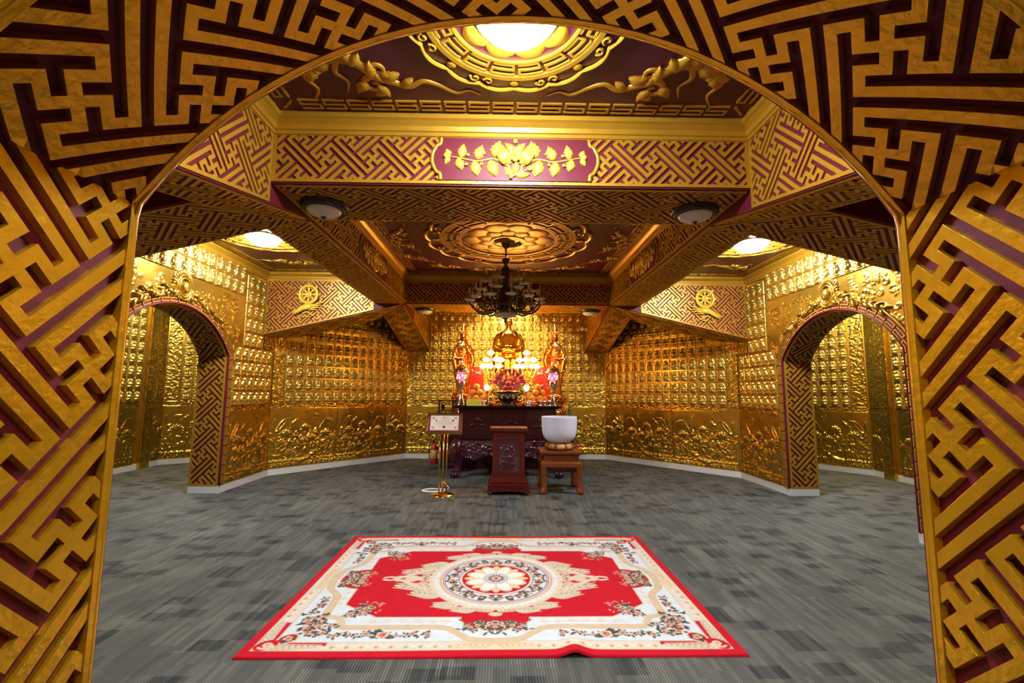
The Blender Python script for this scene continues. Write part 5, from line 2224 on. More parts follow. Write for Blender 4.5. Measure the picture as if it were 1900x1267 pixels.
# ------------------------------------------------------------------ stool, cushion, crystal bowl
t = thing('side_table', 'brown carved low wooden table under the white crystal bowl', 'table', (0.87, 7.72, 0))
h2 = 0.335
mb = MB()
mb.stack([(0.605, -0.30, 0.30, -0.30, 0.30), (0.62, -0.335, 0.335, -0.335, 0.335), (0.655, -0.34, 0.34, -0.34, 0.34), (0.665, -0.33, 0.33, -0.33, 0.33)], c=0.01)
mb.build('top', 'teak', t)
mb = MB()
mb.stack([(0.50, -0.305, 0.305, -0.305, 0.305), (0.515, -0.285, 0.285, -0.285, 0.285), (0.59, -0.285, 0.285, -0.285, 0.285), (0.61, -0.30, 0.30, -0.30, 0.30)], c=0.01)
mb.build('waist', 'teak', t)
mb = MB()
mb.stack([(0.42, -0.335, 0.335, -0.335, 0.335), (0.47, -0.335, 0.335, -0.335, 0.335), (0.50, -0.31, 0.31, -0.31, 0.31)], c=0.015)
mb.build('apron', 'teak', t)
for sx in (-1, 1):
    for sy in (-1, 1):
        mb = MB()
        c = 0.283
        rows = []
        for z, hw, off in ((0.0, 0.045, 0.012), (0.03, 0.058, 0.012), (0.07, 0.05, 0.004), (0.12, 0.04, 0.0), (0.3, 0.044, 0.0), (0.415, 0.0505, 0.0), (0.43, 0.05, 0.0)):
            cx, cy = sx * (c + off), sy * (c + off)
            rows.append((z, cx - hw, cx + hw, cy - hw, cy + hw))
        mb.stack(rows, c=0.014)
        auto_smooth(mb.build('leg', 'teak', t), 50)
for rot in (0, 1, 2, 3):
    rr = Relief(0.44, 0.075, 0.008, 91 + rot)
    for k in range(9):
        rr.curl(0.03 + k * 0.048, 0.04 + 0.012 * (-1) ** k, 0.024, k, (-1) ** k, 0.012)
    me = rr.mesh('fret_apron', 'rosewood')
    a = rot * PI / 2
    X = Vector((math.cos(a), math.sin(a), 0))
    N = X.cross(Vector((0, 0, 1)))
    p = Vector((0, 0, 0.347)) - X * 0.22 + N * 0.31
    put_frame('fret_apron', me, t, p, X, (0, 0, 1), N)

t = thing('cushion', 'round gold brocade cushion under the crystal bowl', 'cushion', (0.87, 7.70, 0.665))
mb = MB()
prof = [(0.0, 0.0), (0.17, 0.0), (0.215, 0.02), (0.235, 0.05), (0.22, 0.085), (0.18, 0.105), (0.10, 0.10), (0.0, 0.095)]
mb.lathe(prof, 0, 0, 48, lobes=8, amp=0.03)
mb.build('body', 'cushion_gold', t, smooth=True)
for k in range(8):
    a = 2 * PI * (k + 0.5) / 8
    mb = MB()
    mb.tube([(0.20 * math.cos(a), 0.20 * math.sin(a), 0.012), (0.232 * math.cos(a), 0.232 * math.sin(a), 0.05), (0.215 * math.cos(a), 0.215 * math.sin(a), 0.088), (0.17 * math.cos(a), 0.17 * math.sin(a), 0.106)], [0.012, 0.018, 0.022, 0.012], 7)
    mb.build('red_piping', 'cushion_red', t, smooth=True)

t = thing('crystal_bowl', 'large frosted white crystal singing bowl on a gold cushion', 'bowl', (0.87, 7.70, 0.768))
mb = MB()
prof = [(0.0, 0.0), (0.10, 0.003), (0.17, 0.02), (0.225, 0.055), (0.265, 0.11), (0.285, 0.18), (0.292, 0.26), (0.296, 0.415), (0.297, 0.43), (0.291, 0.434), (0.284, 0.43), (0.282, 0.30), (0.272, 0.18), (0.25, 0.115), (0.21, 0.068), (0.16, 0.036), (0.0, 0.018)]
mb.lathe(prof, 0, 0, 64)
mb.build('body', 'frosted_bowl', t, smooth=True)

# striker wand lying on the little table
t = thing('striker', 'small dark red striker resting behind the gold cushion', 'mallet', (1.14, 7.86, 0.665), 0.5)
mb = MB()
mb.tube([(-0.08, 0, 0.016), (0.06, 0, 0.016)], 0.012, 8)
mb.build('handle', 'redwood', t, smooth=True)
mb = MB()
mb.ball((0.085, 0, 0.03), (0.045, 0.03, 0.03), 12, 8)
mb.build('head', 'cushion_red', t, smooth=True)
# ------------------------------------------------------------------ altar table and rear platform
TZ = 1.34
t = thing('altar_table', 'long dark red carved altar table behind the lectern', 'table', (0.01, 9.12, 0))
mb = MB()
mb.stack([(1.285, -0.97, 0.97, -0.37, 0.37), (1.30, -1.01, 1.01, -0.40, 0.40), (1.325, -1.035, 1.035, -0.42, 0.42), (1.34, -1.03, 1.03, -0.415, 0.415)], c=0.01)
mb.build('tabletop', 'black_lacquer', t)
mb = MB()
mb.stack([(0.74, -0.93, 0.93, -0.34, 0.34), (1.29, -0.93, 0.93, -0.34, 0.34)], c=0.01)
mb.build('body', 'rosewood', t)
mb = MB()
mb.stack([(0.69, -0.97, 0.97, -0.37, 0.37), (0.72, -0.99, 0.99, -0.385, 0.385), (0.745, -0.95, 0.95, -0.355, 0.355)], c=0.01)
mb.build('ledge_moulding', 'rosewood', t)
for k, (a, b) in enumerate(((-0.89, -0.32), (-0.28, 0.28), (0.32, 0.89))):
    mb = MB()
    mpp = lambda u, v, h=0.0: (u, -0.34 - h, v)
    for (p, q, r, s) in ((a, b, 0.80, 0.82), (a, b, 1.22, 1.24), (a, a + 0.02, 0.80, 1.24), (b - 0.02, b, 0.80, 1.24)):
        mb.prism([(p, r), (q, r), (q, s), (p, s)], mpp, 0.0, 0.014)
    fr = mb.build('panel_frame', 'rosewood', t)
    rr = Relief(b - a - 0.06, 0.36, 0.011, 120 + k)
    for _ in range(26):
        rr.petal(rr.rng.uniform(0.05, rr.w - .05), rr.rng.uniform(0.05, 0.3), 0.06, 0.012, rr.rng.uniform(0, 6.28), 0.008)
    for _ in range(6):
        rr.lotus(rr.rng.uniform(0.08, rr.w - .08), rr.rng.uniform(0.08, 0.28), 0.05, 0.012)
    put_frame('carved_panel', rr.mesh('carved_panel', 'rosewood'), fr, (a + 0.03, -0.342, 0.84), (1, 0, 0), (0, 0, 1), (0, -1, 0))
rr = Relief(1.9, 0.42, 0.012, 140)
for _ in range(70):
    rr.curl(rr.rng.uniform(0.04, 1.86), rr.rng.uniform(0.04, 0.4), rr.rng.uniform(0.025, 0.06), rr.rng.uniform(0, 6), rr.rng.choice((-1, 1)), 0.035)
for _ in range(60):
    rr.petal(rr.rng.uniform(0.05, 1.85), rr.rng.uniform(0.08, 0.38), rr.rng.uniform(0.05, 0.1), 0.016, rr.rng.uniform(0, 6.28), 0.05)
low = 0.10 + 0.10 * np.abs(np.cos(rr.X / 1.9 * PI * 3)) * (np.abs(rr.X - 0.95) < 0.85)
mask = rr.Y > low * 0.9 - 0.06
o = put_frame('dragon_apron', rr.mesh('dragon_apron', 'rosewood_carved', mask), t, (-0.95, -0.365, 0.28), (1, 0, 0), (0, 0, 1), (0, -1, 0))
for sx in (-1, 1):
    for sy in (-1, 1):
        mb = MB()
        P = [(0.90, 0.32, 0.70), (0.965, 0.365, 0.58), (0.99, 0.38, 0.42), (0.93, 0.345, 0.26), (0.93, 0.35, 0.14), (0.98, 0.385, 0.07)]
        mb.tube([(sx * a, sy * b, c) for a, b, c in spline(P, 5)], [0.07 + 0.05 * math.sin(PI * min(1, i / 14)) for i in range(26)], 10)
        mb.ball((sx * 0.975, sy * 0.38, 0.075), (0.075, 0.075, 0.075), 12, 8)
        for k in range(4):
            a = -0.9 + k * 0.6 - (PI / 2) * sy * -1
            mb.tube([(sx * 0.975 + 0.05 * math.cos(a), sy * 0.38 + 0.05 * math.sin(a), 0.13), (sx * 0.975 + 0.095 * math.cos(a), sy * 0.38 + 0.095 * math.sin(a), 0.08), (sx * 0.975 + 0.085 * math.cos(a), sy * 0.38 + 0.085 * math.sin(a), 0.012)], [0.022, 0.022, 0.01], 7)
        mb.build('clawed_leg', 'rosewood_carved', t, smooth=True)

PZ = 1.10
t = thing('statue_platform', 'dark wooden platform behind the altar table carrying the statues', 'platform', (0.02, 10.28, 0))
mb = MB()
mb.stack([(1.04, -1.46, 1.46, -0.55, 0.55), (1.06, -1.50, 1.50, -0.58, 0.58), (PZ, -1.50, 1.50, -0.58, 0.58)], c=0.01)
mb.build('platform_top', 'black_lacquer', t)
mb = MB()
mb.stack([(0.10, -1.40, 1.40, -0.5, 0.5), (1.05, -1.40, 1.40, -0.5, 0.5)], c=0.01)
mb.build('body', 'rosewood', t)
mb = MB()
mb.stack([(0.0, -1.44, 1.44, -0.53, 0.53), (0.08, -1.44, 1.44, -0.53, 0.53), (0.11, -1.41, 1.41, -0.51, 0.51)], c=0.01)
mb.build('plinth', 'rosewood', t)

# ------------------------------------------------------------------ statues


def loft(mb, rings, seg=48):
    vs, fs = [], []
    for z, rx, ry, cx, cy, fa, fn in rings:
        for j in range(seg):
            a = 2 * PI * j / seg
            k = 1 + fa * math.cos(fn * a + z * 3)
            vs.append((cx + rx * k * math.cos(a), cy + ry * k * math.sin(a), z))
    n = len(rings)
    for i in range(n - 1):
        for j in range(seg):
            a, b = i * seg + j, i * seg + (j + 1) % seg
            fs.append([a, b, b + seg, a + seg])
    fs.append(list(range(seg))[::-1])
    fs.append([(n - 1) * seg + j for j in range(seg)])
    mb.add(vs, fs)


def head_into(mb, z, k=1.0, y=-0.01):
    B = lambda x, yy, zz, r: mb.ball((x * k, y + yy * k, z + zz * k), tuple(q * k for q in r), 14, 10)
    B(0, 0, 0, (0.080, 0.092, 0.112))
    B(0, -0.02, -0.05, (0.062, 0.07, 0.065))
    B(0, -0.095, -0.005, (0.012, 0.016, 0.032))
    B(0, -0.078, -0.05, (0.026, 0.014, 0.009))
    B(0, -0.07, -0.085, (0.025, 0.025, 0.02))
    for s in (-1, 1):
        B(s * 0.082, 0.005, -0.02, (0.016, 0.024, 0.056))
        B(s * 0.032, -0.078, 0.012, (0.021, 0.014, 0.008))
        B(s * 0.032, -0.077, 0.032, (0.026, 0.012, 0.007))


def hand_into(mb, wrist, palm, d, up, k=1.0):
    """palm and five fingers pointing along d"""
    w, p, d, up = Vector(wrist), Vector(palm), Vector(d).normalized(), Vector(up).normalized()
    s = d.cross(up)
    mb.tube([w, (w + p) / 2, p + d * 0.03 * k], [0.028 * k, 0.036 * k, 0.036 * k], 8)
    for i, L in enumerate((0.058, 0.072, 0.068, 0.05)):
        b = p + s * (i - 1.5) * 0.022 * k + d * 0.025 * k
        mb.tube([b, b + d * L * 0.6 * k, b + d * L * k + up * 0.012 * k], [0.0125 * k, 0.012 * k, 0.009 * k], 6)
    b = p + s * -0.034 * k
    mb.tube([b, b + d * 0.03 * k - s * 0.02 * k, b + d * 0.06 * k - s * 0.018 * k], [0.014 * k, 0.013 * k, 0.01 * k], 6)


def remesh(o, vox, it=3):
    r = o.modifiers.new('remesh', 'REMESH')
    r.mode = 'VOXEL'
    r.voxel_size = vox
    r.use_smooth_shade = True
    s = o.modifiers.new('smooth', 'SMOOTH')
    s.factor = 0.5
    s.iterations = it


def lotus_base_into(mb, R, h):
    mb.lathe([(R * 0.95, 0.0), (R, 0.02), (R * 0.97, h * 0.22), (R * 0.72, h * 0.34), (R * 0.68, h * 0.5), (R * 0.75, h * 0.62), (R * 0.95, h * 0.9), (R * 0.93, h), (0.0, h)], 0, 0, 32)
    for row, (z, rr, tilt, n) in enumerate(((h * 0.74, R * 0.88, 0.5, 14), (h * 0.60, R * 0.82, 0.75, 14), (h * 0.30, R * 0.88, -0.7, 14))):
        for k in range(n):
            a = 2 * PI * (k + 0.5 * (row % 2)) / n
            rot = Matrix.Rotation(a, 3, 'Z') @ Matrix.Rotation(tilt, 3, 'Y')
            mb.ball((rr * math.cos(a), rr * math.sin(a), z), (R * 0.10, R * 0.19, h * 0.21), 8, 6, rot)


def buddha_figure():
    mb = MB()
    F = 0.035
    loft(mb, [(z, rx, ry, 0, 0, fa, fn) for z, rx, ry, fa, fn in (
        (0, .205, .155, F, 14), (.06, .21, .16, F, 14), (.3, .20, .15, F, 14), (.55, .205, .15, F, 14), (.8, .21, .15, 0.025, 14), (.98, .20, .145, 0.01, 14), (1.12, .215, .15, 0, 1), (1.26, .235, .15, 0, 1), (1.36, .245, .135, 0, 1), (1.42, .19, .11, 0, 1), (1.47, .075, .075, 0, 1), (1.52, .062, .066, 0, 1), (1.58, .062, .066, 0, 1))])
    head_into(mb, 1.64)
    mb.ball((0, 0.015, 1.70), (0.085, 0.085, 0.075), 14, 10)
    mb.ball((0, 0.015, 1.775), (0.042, 0.042, 0.042), 12, 8)
    for s in (-1, 1):
        mb.tube([(s * 0.20, 0, 1.36), (s * 0.275, 0.0, 1.22), (s * 0.30, -0.01, 1.06), (s * 0.22, -0.11, 1.00), (s * 0.11, -0.18, 1.01)], [0.07, 0.08, 0.08, 0.06, 0.04], 12)
        hand_into(mb, (s * 0.12, -0.175, 1.01), (s * 0.07, -0.19, 1.02), (-s, -0.15, 0.15), (0, -0.3, 1))
        # hanging sleeve
        mb.tube([(s * 0.24, -0.06, 1.06), (s * 0.285, -0.03, 0.86), (s * 0.29, -0.01, 0.62), (s * 0.25, 0.01, 0.40)], [0.085, 0.085, 0.065, 0.03], 12)
        for k in range(3):
            mb.tube([(s * (0.22 + 0.035 * k), -0.10 + 0.02 * k, 1.0), (s * (0.25 + 0.04 * k), -0.095 + 0.03 * k, 0.75), (s * (0.24 + 0.03 * k), -0.06 + 0.02 * k, 0.48)], [0.018, 0.022, 0.01], 6)
        # robe edge over the shoulder
        mb.tube([(s * 0.12, -0.06, 1.43), (s * 0.15, -0.135, 1.30), (s * 0.14, -0.155, 1.14), (s * 0.10, -0.16, 1.05)], 0.018, 8)
    for k in range(6):
        z = 0.93 - k * 0.11
        mb.tube(spline([(-0.17, -0.10, z + 0.05), (-0.09, -0.15, z - 0.03), (0, -0.165, z - 0.06), (0.09, -0.15, z - 0.03), (0.17, -0.10, z + 0.05)], 4), 0.016, 6)
    mb.tube([(-0.13, -0.14, 1.10), (0, -0.16, 1.09), (0.13, -0.14, 1.10)], 0.016, 7)
    return mb


def bodhisattva_figure(m=1):
    """m mirrors the raised hand"""
    mb = MB()
    F = 0.05
    loft(mb, [(z, rx, ry, 0, 0, fa, fn) for z, rx, ry, fa, fn in (
        (0, .165, .13, F, 11), (.2, .155, .12, F, 11), (.45, .15, .115, F, 11), (.75, .15, .115, 0.03, 11), (.92, .14, .105, 0, 1), (1.05, .16, .11, 0, 1), (1.17, .195, .115, 0, 1), (1.235, .185, .10, 0, 1), (1.28, .10, .075, 0, 1), (1.34, .05, .05, 0, 1), (1.40, .05, .05, 0, 1))])
    head_into(mb, 1.44, 0.86)
    # veil over hair and shoulders
    mb.ball((0, 0.03, 1.47), (0.08, 0.075, 0.105), 14, 10)
    mb.tube([(0, 0.05, 1.46), (0, 0.07, 1.36), (0, 0.06, 1.2)], [0.07, 0.07, 0.09], 12)
    for s in (-1, 1):
        mb.tube([(s * 0.062, 0.03, 1.48), (s * 0.07, 0.035, 1.37), (s * 0.12, 0.02, 1.25), (s * 0.18, 0.0, 1.14)], [0.025, 0.022, 0.035, 0.055], 9)
        up = (s == m)
        if up:
            mb.tube([(s * 0.17, 0, 1.17), (s * 0.235, -0.02, 1.0), (s * 0.17, -0.12, 1.02), (s * 0.09, -0.16, 1.12)], [0.055, 0.06, 0.045, 0.03], 10)
            hand_into(mb, (s * 0.10, -0.155, 1.10), (s * 0.085, -0.165, 1.15), (0, 0, 1), (0, -1, 0), 0.8)
            mb.tube([(s * 0.20, -0.07, 1.0), (s * 0.235, -0.05, 0.86), (s * 0.18, -0.03, 0.6), (s * 0.14, -0.01, 0.22)], [0.06, 0.07, 0.055, 0.03], 10)
        else:
            mb.tube([(s * 0.17, 0, 1.17), (s * 0.23, -0.01, 1.0), (s * 0.20, -0.08, 0.90), (s * 0.10, -0.16, 0.88)], [0.055, 0.06, 0.05, 0.03], 10)
            hand_into(mb, (s * 0.11, -0.15, 0.88), (s * 0.06, -0.17, 0.89), (-s, -0.2, 0.1), (0, -0.3, 1), 0.8)
            mb.tube([(s * 0.20, -0.05, 0.95), (s * 0.245, -0.04, 0.86), (s * 0.19, -0.02, 0.6), (s * 0.14, 0.0, 0.15)], [0.065, 0.07, 0.055, 0.03], 10)
            mb.tube([(s * 0.22, -0.05, 0.93), (s * 0.30, -0.04, 0.89)], [0.055, 0.02], 8)
        mb.tube([(s * 0.06, -0.12, 1.0), (s * 0.07, -0.14, 0.6), (s * 0.05, -0.14, 0.2)], [0.014, 0.018, 0.014], 7)
    mb.tube([(0.0, -0.125, 0.95), (0.01, -0.145, 0.6), (-0.01, -0.15, 0.12)], [0.02, 0.024, 0.02], 7)
    for r_, z in ((0.07, 1.17), (0.095, 1.10)):
        mb.tube([(r_ * math.cos(a), -0.075 - 0.045 * abs(math.sin(a)), z + r_ * 0.75 * math.sin(a)) for a in np.linspace(PI, 2 * PI, 11)], 0.010, 6)
    mb.tube([(0.14 * math.cos(a), 0.105 * math.sin(a), 0.92) for a in np.linspace(0, 2 * PI, 25)], 0.016, 6, cap=False)
    return mb


def statue(label, loc, rz, mbf, material, crown, base_r, base_h, vox, sc=1.0):
    t = thing('statue', label, 'statue', loc, rz)
    o = mbf.build('figure', material, t, weld=False)
    o.location = (0, 0, base_h)
    o.scale = (sc, sc, sc)
    remesh(o, vox)
    if crown:
        mb = MB()
        mb.lathe([(0.085, 1.50), (0.095, 1.53), (0.08, 1.56), (0.06, 1.64), (0.04, 1.70), (0.03, 1.74), (0.012, 1.80), (0.0, 1.83)], 0, 0.01, 20)
        for k in range(7):
            a = PI + PI * (k + 0.5) / 7
            mb.ball((0.085 * math.cos(a), 0.01 + 0.085 * math.sin(a), 1.56), (0.022, 0.022, 0.045), 7, 6)
        mb.ball((0, -0.075, 1.62), (0.02, 0.018, 0.04), 8, 6)
        c = mb.build('crown', material, t, smooth=True)
        c.location = (0, 0, base_h)
        c.scale = (sc, sc, sc)
    mb = MB()
    lotus_base_into(mb, base_r, base_h)
    mb.build('lotus_pedestal', material, t, smooth=True)
    return t


bud = buddha_figure()
statue('tall golden standing Buddha statue in the middle of the altar', (0.03, 10.30, PZ), 0, bud, 'gold_statue', False, 0.30, 0.46, 0.0125, 0.99)
statue('copper gold crowned bodhisattva statue left of the Buddha', (-0.99, 10.25, PZ), R_(14), bodhisattva_figure(1), 'copper_statue', True, 0.25, 0.46, 0.011, 0.88)
statue('copper gold crowned bodhisattva statue right of the Buddha', (1.08, 10.25, PZ), R_(-14), bodhisattva_figure(-1), 'copper_statue', True, 0.25, 0.46, 0.011, 0.88)

# little golden statue on a stepped plinth in front of the Buddha
t = thing('plinth', 'red stepped plinth under the small golden statue', 'plinth', (0.06, 9.42, TZ))
mb = MB()
mb.stack([(0.0, -0.16, 0.16, -0.11, 0.11), (0.14, -0.16, 0.16, -0.11, 0.11), (0.141, -0.12, 0.12, -0.1, 0.1), (0.36, -0.12, 0.12, -0.1, 0.1), (0.40, -0.14, 0.14, -0.11, 0.11), (0.42, -0.14, 0.14, -0.11, 0.11)], c=0.008)
mb.build('body', 'redwood', t)
statue('small bright golden standing figure between the lotus lamps', (0.06, 9.42, TZ + 0.42), 0, buddha_figure(), 'gold_statue', False, 0.105, 0.10, 0.016, 0.31)

# ------------------------------------------------------------------ lotus lamps


def lotus_light_mesh():
    mb = MB()
    for row, (n, rr, z, tl, L) in enumerate(((8, 0.036, 0.0, 0.95, 0.042), (7, 0.024, 0.014, 0.55, 0.042), (5, 0.010, 0.026, 0.2, 0.036))):
        for k in range(n):
            a = 2 * PI * (k + 0.5 * row) / n
            rot = Matrix.Rotation(a, 3, 'Z') @ Matrix.Rotation(tl, 3, 'Y')
            mb.ball((rr * math.cos(a), rr * math.sin(a), z), (0.007, 0.019, L * 0.72), 7, 5, rot)
    return mb.mesh('lotus_light', 'lotus_glow', True)


LOTL = lotus_light_mesh()


def gold_leaf_mesh():
    mb = MB()
    mb.ball((0, 0, 0), (0.055, 0.03, 0.008), 10, 6)
    return mb.mesh('brass_leaf', 'brass', True)


BLEAF = gold_leaf_mesh()


def lotus_lamp(cx, lights, label):
    t = thing('lotus_lamp', label, 'lamp', (cx, 9.24, TZ), group='pair of lotus lamps on the altar')
    mb = MB()
    mb.lathe([(0.0, 0.0), (0.10, 0.0), (0.105, 0.02), (0.07, 0.05), (0.03, 0.075), (0.022, 0.12), (0.03, 0.15), (0.018, 0.18), (0.0, 0.18)], 0, 0, 24)
    mb.build('base', 'brass', t, smooth=True)
    for i, (x, z) in enumerate(lights):
        dx = x - cx
        yy = (-0.06, 0.05, -0.02)[i % 3]
        mb = MB()
        zz = z - TZ - 0.03
        mb.tube(spline([(0.015 * math.cos(i), 0.015 * math.sin(i), 0.15), (dx * 0.25, yy * 0.3, zz * 0.55), (dx * 0.8, yy * 0.9, zz * 0.86), (dx, yy, zz)], 5), 0.006, 6)
        st = mb.build('stem', 'brass', t, smooth=True)
        o = link('lotus_light', LOTL, st)
        o.location = (dx, yy, zz + 0.025)
        o.scale = (1.3, 1.3, 1.3)
    for k in range(4):
        o = link('brass_leaf', BLEAF, t)
        o.location = ((-0.13, 0.0, 0.13, 0.05)[k], (-0.04, -0.07, -0.03, 0.05)[k], (0.5, 0.52, 0.47, 0.58)[k])
        o.rotation_euler = (0.2, (-0.4, 0.1, 0.5, 0.2)[k], 0.4 * k)
    return t


lotus_lamp(-0.33, ((-0.335, 2.38), (-0.425, 2.24), (-0.225, 2.25), (-0.13, 2.235), (-0.49, 2.11), (-0.345, 2.11), (-0.17, 2.11)), 'lotus lamp with glowing white blossoms left of the golden statue')
lotus_lamp(0.40, ((0.39, 2.38), (0.25, 2.24), (0.38, 2.245), (0.53, 2.24), (0.20, 2.11), (0.32, 2.11), (0.50, 2.11), (0.60, 2.115)), 'lotus lamp with glowing white blossoms right of the golden statue')

# ------------------------------------------------------------------ lanterns


def lantern(x, label):
    t = thing('altar_lantern', label, 'lantern', (x, 8.98, TZ), group='silver lanterns at the altar ends')
    mb = MB()
    mb.lathe([(0.0, 0.0), (0.115, 0.0), (0.118, 0.012), (0.10, 0.03), (0.095, 0.05), (0.065, 0.09), (0.05, 0.15), (0.03, 0.21), (0.024, 0.24), (0.04, 0.26), (0.024, 0.285), (0.03, 0.31), (0.06, 0.36), (0.082, 0.42), (0.078, 0.46), (0.06, 0.48), (0.0, 0.48)], 0, 0, 28)
    mb.build('pedestal', 'silver', t, smooth=True)
    mb = MB()
    mb.ball((0, 0, 0.555), (0.085, 0.085, 0.075), 20, 12)
    mb.build('globe', 'globe_pink', t, smooth=True)
    for k in range(10):
        mb = MB()
        a = 2 * PI * k / 10
        mb.ball((0.084 * math.cos(a), 0.084 * math.sin(a), 0.555 + 0.022 * (-1) ** k), (0.014, 0.014, 0.02), 7, 5)
        mb.build('white_bead', 'globe_white', t, smooth=True)
    mb = MB()
    mb.lathe([(0.0, 0.62), (0.09, 0.625), (0.155, 0.64), (0.16, 0.65), (0.125, 0.665), (0.115, 0.70), (0.085, 0.745), (0.04, 0.775), (0.022, 0.79), (0.03, 0.81), (0.018, 0.83), (0.024, 0.85), (0.008, 0.88), (0.0, 0.90)], 0, 0, 28)
    mb.build('dome_cap', 'silver', t, smooth=True)
    # a little crouching dragon finial each side of the cap
    for s in (-1, 1):
        mb = MB()
        mb.tube(spline([(s * 0.15, 0, 0.645), (s * 0.19, 0, 0.65), (s * 0.215, 0, 0.675), (s * 0.20, 0, 0.70)], 4), 0.010, 6)
        mb.build('cap_scroll', 'silver', t, smooth=True)


lantern(-0.90, 'silver lantern with pink globe at the left end of the altar')
lantern(0.90, 'silver lantern with pink globe at the right end of the altar')

# ------------------------------------------------------------------ red gift boxes


def red_box(x, z, h, label, grp):
    t = thing('gift_box', label, 'box', (x, 9.465, z), group=grp)
    mb = MB()
    mb.box(-0.135, 0.135, -0.06, 0.06, 0.0, h, 0.006)
    mb.build('carton', 'red_box', t)
    mb = MB()
    c = h / 2
    mb.tube([(0.095 * math.cos(a), -0.062, c + 0.095 * math.sin(a)) for a in np.linspace(0, 2 * PI, 33)], 0.008, 6, cap=False)
    mb.build('emblem_ring', 'cushion_red', t, smooth=True)
    mb = MB()
    for s in (-1, 1):
        for k in range(3):
            mb.tube(spline([(0, -0.064, c - 0.02), (s * 0.05, -0.064, c + 0.03 - 0.022 * k), (s * 0.085, -0.064, c + 0.012 - 0.026 * k)], 4), [0.013, 0.012, 0.011, 0.01, 0.009, 0.007, 0.006, 0.005, 0.003], 6)
    mb.ball((0, -0.064, c), (0.022, 0.01, 0.03), 8, 6)
    mb.build('winged_emblem', 'emblem_grey', t, smooth=True)


for sx, nm in ((-0.62, 'left'), (0.70, 'right')):
    for k, w_ in enumerate(('lowest', 'middle', 'topmost')):
        red_box(sx, TZ + 0.26 * k, 0.258, w_ + ' red box of the stack behind the ' + nm + ' oranges', 'red boxes stacked on the altar')

# ------------------------------------------------------------------ oranges, apples
ORANGE = None


def orange_thing(loc, label, group):
    global ORANGE
    if ORANGE is None:
        t = thing('orange', label, 'orange', loc, 0, group)
        mb = MB()
        mb.ball((0, 0, 0.066), (0.07, 0.07, 0.066), 20, 14)
        mb.build('peel', 'orange_peel', t, smooth=True)
        mb = MB()
        mb.lathe([(0.0, 0.128), (0.008, 0.131), (0.009, 0.135), (0.0, 0.138)], 0, 0, 8)
        mb.build('stem_scar', 'stem_green', t, smooth=True)
        ORANGE = t
        return t
    return dup(ORANGE, loc, random.random() * 6, label, group)


random.seed(5)
for cx, nm in ((-0.61, 'left'), (0.61, 'right')):
    t = thing('fruit_plate', 'silver plate under the ' + nm + ' pyramid of oranges', 'plate', (cx, 9.08, TZ))
    mb = MB()
    mb.lathe([(0.0, 0.0), (0.07, 0.0), (0.06, 0.03), (0.06, 0.05), (0.12, 0.058), (0.20, 0.075), (0.205, 0.08), (0.195, 0.082), (0.12, 0.068), (0.0, 0.064)], 0, 0, 36)
    mb.build('dish', 'silver', t, smooth=True)
    mb = MB()
    mb.tube([(0.203 * math.cos(a), 0.203 * math.sin(a), 0.079) for a in np.linspace(0, 2 * PI, 37)], 0.005, 6, cap=False)
    mb.build('rim', 'silver', t, smooth=True)
    z0 = TZ + 0.066
    g1 = 'oranges piled on the %s plate' % nm
    for k, pl in enumerate(('front', 'right', 'back right', 'back left', 'left')):
        a = 2 * PI * k / 5 - PI / 2 + (0.3 if cx > 0 else 0)
        orange_thing((cx + 0.121 * math.cos(a), 9.08 + 0.121 * math.sin(a), z0 + 0.002), '%s orange in the bottom layer of the %s fruit pyramid' % (pl, nm), g1)
    for k, pl in enumerate(('back', 'left', 'right')):
        a = 2 * PI * k / 3 + PI / 2 + (0.4 if cx > 0 else 0)
        orange_thing((cx + 0.082 * math.cos(a), 9.08 + 0.082 * math.sin(a), z0 + 0.118), '%s orange in the second layer of the %s fruit pyramid' % (pl, nm), g1)
    orange_thing((cx, 9.08, z0 + 0.228), 'topmost orange of the %s fruit pyramid' % nm, g1)

t = thing('fruit_bowl', 'ornate dark green glass fruit bowl in the middle of the altar', 'bowl', (0.01, 8.935, TZ))
mb = MB()
mb.lathe([(0.0, 0.0), (0.12, 0.0), (0.125, 0.015), (0.08, 0.04), (0.07, 0.06), (0.13, 0.08), (0.19, 0.12), (0.215, 0.165), (0.205, 0.20), (0.19, 0.225), (0.195, 0.245), (0.235, 0.265), (0.24, 0.272), (0.23, 0.275), (0.185, 0.255), (0.17, 0.215), (0.10, 0.20), (0.0, 0.195)], 0, 0, 48, lobes=12, amp=0.03)
mb.build('bowl_body', 'bronze_dark', t, smooth=True)
mb = MB()
mb.tube([(0.24 * math.cos(a), 0.24 * math.sin(a), 0.273) for a in np.linspace(0, 2 * PI, 41)], 0.006, 6, cap=False)
mb.build('rim', 'brass', t, smooth=True)
for k in range(12):
    a = 2 * PI * k / 12
    mb = MB()
    mb.ball((0.215 * math.cos(a), 0.215 * math.sin(a), 0.155), (0.022, 0.022, 0.03), 8, 6)
    mb.build('boss', 'silver', t, smooth=True)
for s in (-1, 1):
    mb = MB()
    mb.tube(spline([(s * 0.20, 0, 0.20), (s * 0.27, 0, 0.23), (s * 0.29, 0, 0.28), (s * 0.25, 0, 0.31)], 5), 0.014, 8)
    mb.build('handle', 'bronze_dark', t, smooth=True)

